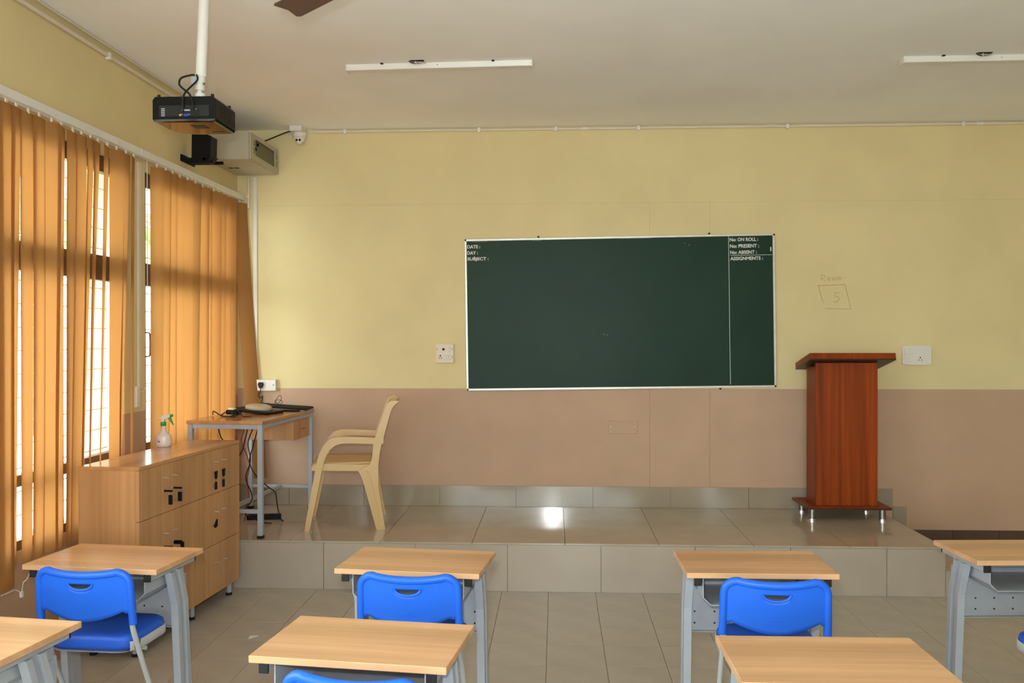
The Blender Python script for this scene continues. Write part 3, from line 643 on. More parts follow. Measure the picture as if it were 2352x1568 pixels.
# ------------------------------------------------------------------ tube light battens and fan
def batten(label, x, y, rz):
    t = thing('light_batten', label, 'light fixture', (x, y, ZC), rz, 'empty ceiling battens')
    L = 1.12
    MB().prism([(-0.035, 0), (0.035, 0), (0.028, -0.034), (-0.028, -0.034)], -L/2, L/2, 'YZ').build('body', 'white_mt', t, bevel=0.003)
    for s in (-1, 1): MB().box((s*L/2-0.004, -0.034, -0.038), (s*L/2+0.004, 0.034, 0)).build('end_cap', 'white_pl', t, bevel=0.002, seg=1)
    for px in (-0.34, 0.33): MB().box((px-0.008, -0.05, -0.006), (px+0.008, -0.03, 0)).build('clip', 'dark', t)
    MB().cyl((-0.005, -0.033, -0.015), (-0.005, -0.029, -0.015), 0.005, n=8).build('knockout', 'grey_mt', t)
    for k in range(3):
        MB().tube(smooth_path([(-0.17+k*0.02, -0.075, -0.001), (-0.15+k*0.012, -0.066, -0.012-k*0.003), (-0.10, -0.06, -0.014), (-0.09+k*0.01, -0.05, -0.006), (-0.08, -0.04, -0.006)], 5), 0.003, 5).build('loose_wire', ('dark', 'rust', 'ivory_pl')[k], t)
    MB().box((-0.16, -0.085, -0.003), (-0.08, -0.06, -0.0002)).build('ceiling_opening', 'dark', t)
    return t
batten('white tube light batten without its tube, left of centre on the ceiling', -0.70, 5.345, -0.035)
batten('white tube light batten without its tube, at the right edge of the ceiling', 2.60, 5.375, -0.006)
fan = thing('ceiling_fan', 'brown three-bladed ceiling fan, one blade tip dipping into view', 'fan', (-0.553, 2.876, 0))
MB().cyl((0, 0, 2.93), (0, 0, ZC-0.04), 0.012).build('downrod', 'fan', fan)
MB().lathe([(0.012, 0.0), (0.06, 0.0), (0.055, -0.05), (0.02, -0.09), (0.012, -0.09)], 20, centre=(0, 0, ZC-0.0005)).build('canopy', 'fan', fan)
MB().lathe([(0.01, 0.10), (0.05, 0.09), (0.10, 0.06), (0.115, 0.03), (0.11, 0.0), (0.08, -0.03), (0.01, -0.045)], 28, centre=(0, 0, 2.855)).build('motor', 'fan', fan)
ang0 = math.atan2(0.667, -0.745)
for k in range(3):
    a = ang0+k*2*PI/3; R_ = Matrix.Translation((0, 0, 2.85)) @ Matrix.Rotation(a, 4, 'Z') @ Matrix.Rotation(math.radians(10), 4, 'X')
    pts = [(0.17, -0.045), (0.585, -0.055), (0.60, -0.045), (0.585, 0.0), (0.602, 0.05), (0.59, 0.055), (0.17, 0.045)]
    b = MB(); n = len(pts)
    b.add([R_ @ Vector((x, y, dz)) for dz in (-0.002, 0.002) for x, y in pts], [(i, (i+1) % n, n+(i+1) % n, n+i) for i in range(n)] + [list(range(n))[::-1], list(range(n, 2*n))])
    bo = b.build('blade', 'fan', fan)
    MB().box((0.10, -0.02, -0.008), (0.22, 0.02, -0.002), mtx=R_).build('blade_iron', 'fan', bo)

# ------------------------------------------------------------------ lectern
lc = thing('lectern', 'tall reddish-brown wooden lectern on steel feet standing on the podium', 'lectern', (2.105, 6.74, ZP))
def L(x, y, z): return (x-2.105, y-6.74, z-ZP)
MB().box(L(1.805, 6.525, 0.395), L(2.405, 6.93, 0.413)).build('base_board', 'lect_edge', lc, bevel=0.001, seg=1)
MB().box(L(1.8045, 6.5245, 0.3965), L(2.4055, 6.9305, 0.4085)).build('base_edge_band', 'lect_dark', lc)
cw0, cw1, cy0, cy1, cz0, cz1 = 1.888, 2.330, 6.60, 6.84, 0.413, 1.45
MB().box(L(cw0, cy0, cz0), L(cw1, cy0+0.018, cz1)).build('front_panel', 'lect_wood', lc, bevel=0.0008, seg=1)
MB().box(L(cw0, cy0+0.0185, cz0), L(cw0+0.018, cy1, cz1-0.03)).build('side_panel', 'lect_wood', lc, bevel=0.0008, seg=1)
MB().box(L(cw1-0.018, cy0+0.0185, cz0), L(cw1, cy1, cz1-0.03)).build('side_panel', 'lect_wood', lc, bevel=0.0008, seg=1)
MB().box(L(cw0+0.018, cy0+0.03, 0.95), L(cw1-0.018, cy1-0.01, 0.968)).build('shelf', 'lect_wood', lc)
# the top board slopes down towards the speaker at the wall
rt_ = Matrix.Translation(Vector(L(2.125, 6.705, 1.447))) @ Matrix.Rotation(math.radians(-12), 4, 'X')
MB().box((-0.302, -0.20, -0.006), (0.302, 0.20, 0.036), mtx=rt_).build('top_board', 'lect_edge', lc, bevel=0.001, seg=1)
MB().box((-0.3025, -0.2005, -0.0145), (0.3025, 0.2005, -0.006), mtx=rt_).build('top_underside', 'lect_dark', lc)
for x, y in ((1.855, 6.57), (2.355, 6.57), (1.865, 6.885), (2.345, 6.885)):
    f = MB().cyl(L(x, y, ZP+0.012), L(x, y, 0.3955), 0.0235, n=20).build('foot', 'steel', lc)
    MB().cyl(L(x, y, ZP+0.0005), L(x, y, ZP+0.0125), 0.031, n=24).build('foot_disc', 'chrome', f)

# ------------------------------------------------------------------ teacher table with drawer
TT = thing('teacher_table', 'wood-topped table on a grey steel frame at the left end of the podium', 'table', (-2.158, 6.312, ZP), math.radians(-3.4))
TW, TD, TH = 0.525, 1.04, 0.775
MB().box((-TW/2, -TD/2, TH-0.022), (TW/2, TD/2, TH)).build('tabletop', 'tt_wood', TT, bevel=0.002)
q = 0.017
def sq(nm, lo, hi, par=None): return MB().box(lo, hi).build(nm, 'grey_mt', par or TT, bevel=0.0025, seg=1)
lx, ly = TW/2-0.022, TD/2-0.022
for sx in (-1, 1):
    for sy in (-1, 1):
        lg = sq('leg', (sx*lx-q, sy*ly-q, 0.018), (sx*lx+q, sy*ly+q, TH-0.0225))
        MB().box((sx*lx-q-0.003, sy*ly-q-0.003, 0.0005), (sx*lx+q+0.003, sy*ly+q+0.003, 0.02)).build('foot_cap', 'black_rb', lg, bevel=0.003)
for sy in (-1, 1):
    sq('apron_rail', (-lx+q, sy*ly-q+0.004, TH-0.054), (lx-q, sy*ly+q-0.004, TH-0.0225))
    sq('low_rail', (-lx+q, sy*ly-q+0.004, 0.165), (lx-q, sy*ly+q-0.004, 0.19))
for sx in (-1, 1): sq('apron_rail', (sx*lx-q+0.004, -ly+q, TH-0.054), (sx*lx+q-0.004, ly-q, TH-0.0225))
sq('stretcher', (-0.0125, -ly+q-0.004, 0.165), (0.0125, ly-q+0.004, 0.19))
dw = MB().box((-0.12, 0.14, TH-0.20), (TW/2-0.045, 0.474, TH-0.056)).build('drawer_case', 'lock_wood', TT, bevel=0.001, seg=1)
df = MB().box((TW/2-0.0445, 0.135, TH-0.202), (TW/2-0.027, 0.478, TH-0.0565)).build('drawer_front', 'lock_wood', TT, bevel=0.001, seg=1)
MB().tube(smooth_path([(TW/2-0.027, 0.27, TH-0.13), (TW/2-0.012, 0.275, TH-0.13), (TW/2-0.010, 0.31, TH-0.13), (TW/2-0.012, 0.345, TH-0.13), (TW/2-0.027, 0.35, TH-0.13)], 4), 0.003, 6).build('drawer_handle', 'steel', df)
MB().cyl((TW/2-0.027, 0.20, TH-0.085), (TW/2-0.022, 0.20, TH-0.085), 0.007, n=10).build('drawer_lock', 'chrome', df)

ZT = ZP+TH
kb = thing('keyboard', 'black computer keyboard at the back of the teacher table', 'keyboard', (-2.075, 6.70, ZT), math.radians(-6))
kb.rotation_euler = (0, math.radians(3), math.radians(-6))
MB().prism([(-0.07, 0.014), (0.07, 0.020), (0.07, 0.034), (-0.07, 0.022)], -0.215, 0.215, 'YZ').build('body', 'black_pl', kb, bevel=0.004)
for r in range(5): MB().box((-0.205, -0.058+r*0.025, 0.023+r*0.0021), (0.205, -0.037+r*0.025, 0.028+r*0.0021)).build('key_row', 'black_rb', kb, bevel=0.002, seg=1)
mn = thing('flat_monitor', 'slim black screen lying face down with beige stand on the teacher table', 'monitor', (-2.17, 6.37, ZT), math.radians(-14))
mx_ = Matrix.Translation((0, 0, 0.022)) @ Matrix.Rotation(math.radians(4.5), 4, 'Y')
MB().box((-0.16, -0.11, -0.009), (0.16, 0.11, 0.009), mtx=mx_).build('screen', 'black_pl', mn, bevel=0.004)
sp = MB(); prof = [(0.001, 0.010), (0.095, 0.010), (0.095, 0.028), (0.085, 0.040), (0.06, 0.047), (0.001, 0.048)]
sp.lathe(prof, 24, sx=1.05, sy=0.85, centre=(0.02, 0.0, 0)); sp.v = [tuple(mx_ @ Vector(p)) for p in sp.v]
sp.build('stand_base', 'silver_pl', mn)
ad = thing('power_adapter', 'black power adapter brick in a tangle of cords on the teacher table', 'adapter', (-2.245, 6.15, ZT), math.radians(-20))
MB().box((-0.06, -0.028, 0.012), (0.04, 0.025, 0.044)).build('brick', 'black_pl', ad, bevel=0.006)
MB().box((-0.045, -0.02, 0.0445), (0.0, 0.012, 0.058)).build('white_plug', 'white_pl', ad, bevel=0.003)
def cord(nm, pts, r, par, m='black_rb'): return MB().tube(smooth_path(pts, 7), r, 6).build(nm, m, par)
cord('cord', [(-0.06, 0, 0.03), (-0.08, 0.0, 0.028), (-0.10, -0.01, 0.012), (-0.105, -0.02, 0.006)], 0.004, ad)
cord('cord', [(0.02, -0.03, 0.006), (-0.04, -0.08, 0.006), (-0.09, -0.09, 0.03), (-0.14, -0.06, 0.035), (-0.17, -0.03, 0.008)], 0.004, ad)
cord('cord', [(0.04, 0, 0.03), (0.08, -0.03, 0.02), (0.06, -0.07, 0.015), (0.02, -0.06, 0.03), (0.03, -0.03, 0.05), (0.07, -0.05, 0.04), (0.12, -0.06, 0.008), (0.17, -0.03, 0.008)], 0.0035, ad)
cord('cord', [(0.03, -0.05, 0.006), (0.05, -0.09, 0.02), (0.09, -0.10, 0.008), (0.06, -0.11, 0.005), (0.02, -0.09, 0.01)], 0.003, ad)
cw = thing('thin_wire', 'thin dark wire curling up above the keyboard on the teacher table', 'wire', (-2.14, 6.62, ZT))
cord('wire', [(-0.12, -0.06, 0.008), (-0.10, 0.02, 0.05), (-0.03, 0.02, 0.055), (0.02, 0.0, 0.05), (0.04, 0.01, 0.09), (0.06, 0.02, 0.115), (0.075, 0.01, 0.09), (0.05, 0.0, 0.055), (0.02, 0.02, 0.075), (0.06, 0.02, 0.08), (0.085, 0.0, 0.06), (0.03, -0.03, 0.03), (0.01, -0.03, 0.012)], 0.0018, cw)
ph = thing('slim_remote', 'slim black bar lying in front of the keyboard on the teacher table', 'remote', (-1.99, 6.56, ZT), math.radians(-8))
MB().box((-0.085, -0.02, 0.0005), (0.085, 0.02, 0.012)).build('body', 'black_pl', ph, bevel=0.004)
for k in range(4): MB().box((-0.06+k*0.025, -0.008, 0.012), (-0.045+k*0.025, 0.008, 0.0135)).build('button', 'black_rb', ph)
# cables under the table
for i, (lab, m, pts) in enumerate((
    ('black cable hanging in a loop under the near end of the teacher table', 'black_rb', [(-2.33, 6.05, 1.03), (-2.29, 6.0, 0.96), (-2.24, 5.99, 0.90), (-2.22, 6.02, 0.85), (-2.19, 6.05, 0.82), (-2.16, 6.05, 0.86), (-2.15, 6.08, 0.93), (-2.14, 6.1, 1.0)]),
    ('black cable dropping from the drawer to the podium behind the table leg', 'black_rb', [(-2.12, 6.15, 1.0), (-2.15, 6.14, 0.9), (-2.13, 6.13, 0.78), (-2.16, 6.12, 0.66), (-2.12, 6.14, 0.52), (-2.17, 6.12, 0.42), (-2.08, 6.2, 0.34), (-2.02, 6.25, 0.319)]),
    ('red cable looping below the teacher table beside the blind', 'red_wire', [(-2.26, 6.30, 1.03), (-2.23, 6.28, 0.98), (-2.25, 6.28, 0.9), (-2.21, 6.28, 0.8), (-2.19, 6.28, 0.72), (-2.21, 6.29, 0.62), (-2.20, 6.3, 0.5), (-2.22, 6.3, 0.40), (-2.24, 6.32, 0.319)]),
    ('slack black cable running from the table drawer toward the stretcher bar', 'black_rb', [(-2.10, 6.2, 1.0), (-2.13, 6.19, 0.88), (-2.16, 6.2, 0.76), (-2.11, 6.2, 0.66), (-2.03, 6.22, 0.58), (-1.99, 6.24, 0.54), (-1.98, 6.25, 0.46), (-1.97, 6.28, 0.36), (-1.96, 6.33, 0.318)]))):
    t = thing('hanging_cable', lab, 'cable'); cord('cable', pts, 0.0042, t, m)
ps = thing('power_strip', 'black power strip on the podium under the teacher table', 'power strip', (-2.13, 6.42, ZP), math.radians(10))
MB().box((-0.12, -0.03, 0.0005), (0.12, 0.03, 0.035)).build('body', 'black_pl', ps, bevel=0.005)
for k in range(3): MB().cyl((-0.07+k*0.06, 0, 0.035), (-0.07+k*0.06, 0, 0.0365), 0.016, n=12).build('outlet', 'dark', ps)

# ------------------------------------------------------------------ moulded plastic armchair (faces the table, -X)
AC = thing('armchair', 'beige moulded plastic armchair on the podium facing the teacher table', 'chair', (-1.500, 6.345, ZP), math.radians(10.5))
S = 0.000626
def c2(x, y): return ((x-440)*S, (1505-y)*S)
def band(pairs, y0, y1, nm, par):
    """closed profile from outer and inner edge points, extruded sideways, edges rounded"""
    poly = [c2(*p) for p in pairs]
    return MB().prism(poly, y0, y1, 'XZ').build(nm, 'beige_pl', par, bevel=0.008, seg=3)
def arc_pts(pts, n=5): return [(p.x, p.y) for p in smooth_path([(a, b, 0) for a, b in pts], n)]
HWD = 0.255
for s in (-1, 1):
    ya, yb = (s*HWD-0.024, s*HWD+0.024)
    outer = arc_pts([(2, 1505), (50, 1215), (100, 950), (128, 800), (152, 690), (215, 565), (290, 495), (400, 480), (600, 486), (860, 500)])
    inner = arc_pts([(860, 560), (750, 562), (480, 552), (370, 560), (300, 600), (250, 660), (215, 745), (190, 850), (150, 1060), (57, 1505)])
    band(outer+inner, ya, yb, 'front_leg_and_arm', AC)
    leg = [(585, 855), (625, 940), (665, 1080), (780, 1505), (877, 1505), (835, 1240), (805, 1060), (800, 850), (700, 790)]
    band(leg, ya, yb, 'rear_leg', AC)
    rib = [(665, 850), (700, 880), (830, 1440), (800, 1450)]
    MB().prism([c2(*p) for p in rib], (ya-0.006 if s < 0 else yb-0.002), (ya+0.002 if s < 0 else yb+0.006), 'XZ').build('leg_rib', 'beige_pl', AC, bevel=0.004)
    stile = arc_pts([(700, 800), (728, 740), (742, 640), (750, 560), (790, 420), (840, 290), (885, 150), (920, 105), (975, 85)]) + arc_pts([(1037, 94), (985, 130), (945, 190), (915, 290), (885, 400), (852, 520), (825, 620), (805, 760), (800, 850)])
    band(stile, ya+0.004, yb-0.004, 'back_stile', AC)
def seatf(u, v):
    x = -0.232+u*0.42; y = (v-0.5)*2*(HWD-0.02)
    z = 0.455-0.012*math.sin(PI*min(1, u*1.05))*(1-(2*v-1)**2)-0.02*max(0, u-0.7)*0 - 0.05*max(0.0, 0.09-u)**1*4
    return (x, y, z)
MB().grid(seatf, 16, 12).build('seat', 'beige_pl', AC, solid=0.012)
for s in (-1, 1):
    ap = [c2(x, y) for x, y in ((78, 820), (100, 785), (250, 775), (600, 790), (700, 790), (640, 862), (560, 862), (80, 850))]
    MB().prism(ap, s*(HWD-0.015)-0.012, s*(HWD-0.015)+0.012, 'XZ').build('seat_apron', 'beige_pl', AC, bevel=0.008, seg=3)
fa = [c2(x, y) for x, y in ((72, 855), (76, 815), (100, 783), (125, 783), (118, 855))]
MB().prism(fa, -HWD+0.02, HWD-0.02, 'XZ').build('front_apron', 'beige_pl', AC, bevel=0.006)
def backc(t):   # centre line of the backrest in side view
    P = smooth_path([(775, 640, 0), (800, 520, 0), (848, 370, 0), (893, 220, 0), (925, 130, 0), (985, 105, 0)], 6); i = min(len(P)-1, int(t*(len(P)-1)+0.5)); p = P[i]; return c2(p.x, p.y)
def backf(u, v):
    x, z = backc(u); y = (v-0.5)*2*(HWD-0.005); return (x+0.03*(1-(2*v-1)**2), y, z+0.012*(1-(2*v-1)**2)*u)
bg_ = MB(); nu, nv = 30, 22
for i in range(nu):
    for j in range(nv):
        if 3 <= j < nv-3 and (j % 4 == 1) and 4 <= i < 22: continue      # open slots
        bg_.add([backf(a/nu, b/nv) for a, b in ((i, j), (i+1, j), (i+1, j+1), (i, j+1))], [(0, 1, 2, 3)], 0, True)
me = bg_.mesh('backrest', 'beige_pl'); bm = bmesh.new(); bm.from_mesh(me); bmesh.ops.remove_doubles(bm, verts=bm.verts, dist=1e-5); bmesh.ops.recalc_face_normals(bm, faces=bm.faces); bm.to_mesh(me); bm.free()
obj('backrest', me, AC, solid=0.012)

# ------------------------------------------------------------------ lockers
LWd, LDp, LTop, LBot = 0.602, 0.33, 0.98, 0.092
rows = [(0.70, LTop-0.020), (0.393, 0.697), (LBot+0.002, 0.390)]
def locker(label, loc, keys):
    t = thing('locker_cabinet', label, 'cabinet', loc, math.radians(-4.0), 'wooden lockers under the blinds')
    hx, hy = LDp/2, LWd/2
    MB().box((-hx, -hy+0.0005, LBot), (hx-0.019, hy-0.0005, LTop-0.019)).build('body', 'lock_wood', t, bevel=0.0008, seg=1)
    MB().box((-hx, -hy+0.0003, LTop-0.0185), (hx, hy-0.0003, LTop)).build('top_board', 'lock_top', t, bevel=0.001, seg=1)
    for x, y in ((hx-0.05, -hy+0.05), (hx-0.05, hy-0.05), (-hx+0.05, -hy+0.05), (-hx+0.05, hy-0.05)):
        lg = MB().cyl((x, y, 0.016), (x, y, LBot), 0.017, n=14).build('leg', 'grey_mt', t)
        MB().cyl((x, y, 0.0005), (x, y, 0.017), 0.019, n=14).build('foot', 'black_rb', lg)
    for r, (z0, z1) in enumerate(rows):
        for c in (0, 1):
            y0, y1 = (-hy+0.001, -0.001) if c == 0 else (0.001, hy-0.001)
            d = MB().box((hx-0.0185, y0, z0), (hx, y1, z1)).build('door', 'lock_wood', t, bevel=0.0008, seg=1)
            ky = -0.052 if c == 0 else 0.052; zk = z1-0.072 if r == 0 else z1-0.108; zl = zk-0.07
            MB().cyl((hx, ky, zk), (hx+0.028, ky, zk), 0.0052, n=12).build('knob', 'satin', d)
            MB().cyl((hx, ky, zl), (hx+0.004, ky, zl), 0.008, n=12).build('lock', 'chrome', d)
            kind = keys.get((r, c))
            if kind == 'out':      # key turned sideways, seen edge on, fob on its ring hanging
                MB().box((hx+0.004, ky-0.004, zl-0.005), (hx+0.05, ky+0.004, zl+0.005)).build('key', 'black_pl', d, bevel=0.002, seg=1)
                MB().box((hx+0.022, ky+0.004, zl-0.075), (hx+0.046, ky+0.012, zl-0.022), mtx=Matrix.Translation((0, 0, 0))).build('key_fob', 'black_pl', d, bevel=0.004)
                MB().tube([(hx+0.042+0.008*math.cos(a*PI/6), ky+0.006, zl-0.014+0.010*math.sin(a*PI/6)) for a in range(13)], 0.001, 5).build('key_ring', 'steel', d)
            elif kind == 'flat':
                MB().prism([(ky-0.014, zl+0.012), (ky+0.018, zl+0.016), (ky+0.010, zl-0.028), (ky-0.004, zl-0.032)], hx+0.004, hx+0.012, 'YZ').build('key', 'black_pl', d, bevel=0.002, seg=1)
                MB().box((hx+0.004, ky-0.012, zl-0.095), (hx+0.013, ky+0.010, zl-0.048)).build('key_fob', 'black_pl', d, bevel=0.004)
                MB().tube([(hx+0.008, ky+0.009*math.cos(a*PI/6), zl-0.040+0.010*math.sin(a*PI/6)) for a in range(13)], 0.001, 5).build('key_ring', 'steel', d)
            elif kind == 'cross':
                MB().box((hx+0.004, ky-0.006, zl-0.008), (hx+0.05, ky+0.006, zl+0.012)).build('key', 'black_pl', d, bevel=0.002, seg=1)
                MB().box((hx+0.040, ky-0.004, zl-0.045), (hx+0.058, ky+0.012, zl+0.004)).build('key_fob', 'black_pl', d, bevel=0.004)
            elif kind == 'tilt':
                MB().prism([(ky-0.020, zl-0.012), (ky+0.016, zl+0.024), (ky+0.018, zl-0.016), (ky-0.008, zl-0.026)], hx+0.004, hx+0.011, 'YZ').build('key', 'black_pl', d, bevel=0.002, seg=1)
    return t
locker('wooden locker nearest the school desks with black keys sticking out of its doors', (-2.2586, 4.744, 0), {(0, 0): 'out', (0, 1): 'out', (1, 0): 'out', (1, 1): 'cross'})
locker('wooden locker next to the podium with the spray bottle standing on top', (-2.216, 5.349, 0), {(0, 0): 'flat', (0, 1): 'flat', (1, 0): 'tilt'})

# spray bottle
sb = thing('spray_bottle', 'white spray bottle with green collar and trigger on top of the lockers', 'spray bottle', (-2.372, 5.29, LTop), math.radians(0))
MB().lathe([(0.001, 0.0), (0.040, 0.0), (0.046, 0.006), (0.047, 0.02), (0.047, 0.058), (0.044, 0.068), (0.030, 0.078), (0.0195, 0.088), (0.0165, 0.10), (0.0155, 0.126), (0.001, 0.127)], 28, sy=0.85).build('bottle', 'milky', sb)
MB().lathe([(0.001, 0.126), (0.0165, 0.126), (0.0165, 0.146), (0.0125, 0.150), (0.001, 0.150)], 20).build('collar', 'green_pl', sb)
MB().prism([(-0.010, 0.150), (0.008, 0.150), (0.008, 0.163), (0.026, 0.170), (0.040, 0.178), (0.044, 0.194), (0.020, 0.192), (-0.004, 0.186), (-0.012, 0.178), (-0.032, 0.172), (-0.032, 0.169), (-0.012, 0.170)], -0.009, 0.009, 'XZ').build('spray_head', 'white_pl', sb, bevel=0.003)
MB().cyl((0.042, 0, 0.186), (0.058, 0, 0.1885), 0.0085, n=14).build('nozzle', 'green_pl', sb)
MB().prism([(0.028, 0.172), (0.046, 0.178), (0.050, 0.162), (0.064, 0.130), (0.060, 0.130), (0.040, 0.158)], -0.006, 0.006, 'XZ').build('trigger', 'green_pl', sb, bevel=0.002, seg=1)
lb = MB()
for k in range(7):
    a0 = PI*1.30+k*0.07; a1 = a0+0.07
    lb.add([(0.0474*math.cos(a), 0.0474*0.85*math.sin(a), z) for a, z in ((a0, 0.028), (a1, 0.028), (a1, 0.046), (a0, 0.046))], [(0, 1, 2, 3)], 0, True)
lb.build('label', mat('worn_label', (206, 176, 168), 0.6, var=0.3, scale=300), sb)
MB().box((-0.014, -0.0402, 0.031), (-0.004, -0.0385, 0.036)).build('label_print', 'dark', sb)

# ------------------------------------------------------------------ school desks
DW, DD, DH = 0.60, 0.385, 0.70
def make_desk():
    t = thing('school_desk', 'desk', 'desk')
    MB().box((-DW/2, -DD/2, DH-0.022), (DW/2, DD/2, DH)).build('tabletop', 'desk_wood', t, bevel=0.0025, seg=2)
    for s in (-1, 1):
        x = s*(DW/2-0.045)
        r = MB().box((x-0.014, -DD/2+0.012, DH-0.052), (x+0.014, DD/2-0.02, DH-0.0225)).build('side_rail', 'grey_mt', t, bevel=0.002, seg=1)
        MB().box((x-0.0155, -DD/2+0.004, DH-0.0535), (x+0.0155, -DD/2+0.013, DH-0.0225)).build('rail_cap', 'black_rb', r, bevel=0.003)
        MB().box((x-0.0155, DD/2-0.021, DH-0.0535), (x+0.0155, DD/2-0.012, DH-0.0225)).build('rail_cap', 'black_rb', r, bevel=0.003)
        # bent double-profile leg
        lg = MB(); path = [(0.0, DH-0.052), (0.05, 0.50), (0.085, 0.03)]
        for dy in (-0.031, 0.031):
            poly = [(path[0][0]+dy-0.013, path[0][1]), (path[1][0]+dy-0.013, path[1][1]), (path[2][0]+dy-0.013, path[2][1]),
                    (path[2][0]+dy+0.013, path[2][1]), (path[1][0]+dy+0.013, path[1][1]), (path[0][0]+dy+0.013, path[0][1])]
            lg.prism(poly, x-0.016+s*0.010, x+0.016+s*0.010, 'YZ')
        poly = [(path[0][0]-0.02, path[0][1]), (path[1][0]-0.02, path[1][1]), (path[2][0]-0.02, path[2][1]), (path[2][0]+0.02, path[2][1]), (path[1][0]+0.02, path[1][1]), (path[0][0]+0.02, path[0][1])]
        lg.prism(poly, x-0.008, x+0.008, 'YZ')
        lo = lg.build('leg', 'grey_mt', t, bevel=0.0025, seg=1)
        ft = MB().box((x-0.018, -DD/2-0.0, 0.004), (x+0.018, DD/2+0.02, 0.034)).build('foot_bar', 'grey_mt', t, bevel=0.003, seg=1)
        for yy in (-DD/2-0.004, DD/2+0.016): MB().box((x-0.02, yy, 0.0), (x+0.02, yy+0.010, 0.036)).build('foot_cap', 'black_rb', ft, bevel=0.003)
    # book tray of folded sheet
    tr = MB(); a = 0.232; z0 = DH-0.024
    sec = [(-a, z0), (-a, z0-0.085), (-a+0.032, z0-0.115), (a-0.032, z0-0.115), (a, z0-0.085), (a, z0)]
    th = 0.0035; sec2 = [(-a+th, z0), (-a+th, z0-0.083), (-a+0.033, z0-0.115+th), (a-0.033, z0-0.115+th), (a-th, z0-0.083), (a-th, z0)]
    ya, yb = -DD/2+0.03, 0.14
    for i in range(5):
        p, q_, r_, w_ = sec[i], sec[i+1], sec2[i+1], sec2[i]
        tr.prism([p, q_, r_, w_], ya, yb, 'XZ')
    tr.build('book_tray', 'grey_mt', t)
    MB().prism(sec, yb, yb+0.004, 'XZ').build('tray_back', 'grey_mt', t)
    MB().box((-DW/2+0.06, ya+0.03, DH-0.034), (DW/2-0.06, ya+0.06, DH-0.0225)).build('cross_rail', 'black_pl', t)
    mp = MB().box((-DW/2+0.06, 0.145, 0.36), (DW/2-0.06, 0.149, 0.598)).build('modesty_panel', 'grey_mt', t)
    MB().box((-DW/2+0.06, 0.128, 0.36), (DW/2-0.06, 0.145, 0.364)).build('panel_lip', 'grey_mt', mp)
    hm = MB().cyl((0, 0.1442, 0), (0, 0.1452, 0), 0.0042, n=8).mesh('bolt_hole', 'dark')
    for zz in (0.395, 0.445):
        for k in range(6): obj('bolt_hole', hm, mp, (-0.215+k*0.086, 0, zz))
    return t
desk0 = make_desk()
DESKS = [(-1.89, 3.748, -6.0, 'beech-topped school desk beside the lockers, blue chair pushed under it'),
         (-0.583, 3.745, -6.0, 'beech-topped school desk left of the centre aisle in the front row'),
         (0.818, 3.775, 0.5, 'beech-topped school desk right of the centre aisle in the front row'),
         (2.052, 4.04, 3.5, 'beech-topped school desk at the right edge below the lectern'),
         (-1.89, 2.725, -7.0, 'second row school desk cut off by the left edge of the picture'),
         (-0.587, 2.745, -6.8, 'second row school desk with a blue chair top showing at its near edge'),
         (0.803, 2.645, 0.5, 'second row school desk at the bottom right, nearest the viewer')]
for i, (x, y, a, lab) in enumerate(DESKS):
    d = desk0 if i == 0 else copy_tree(desk0)
    d.location = (x, y, 0); d.rotation_euler = (0, 0, math.radians(a)); tag(d, lab, 'desk', 'school desks in rows')

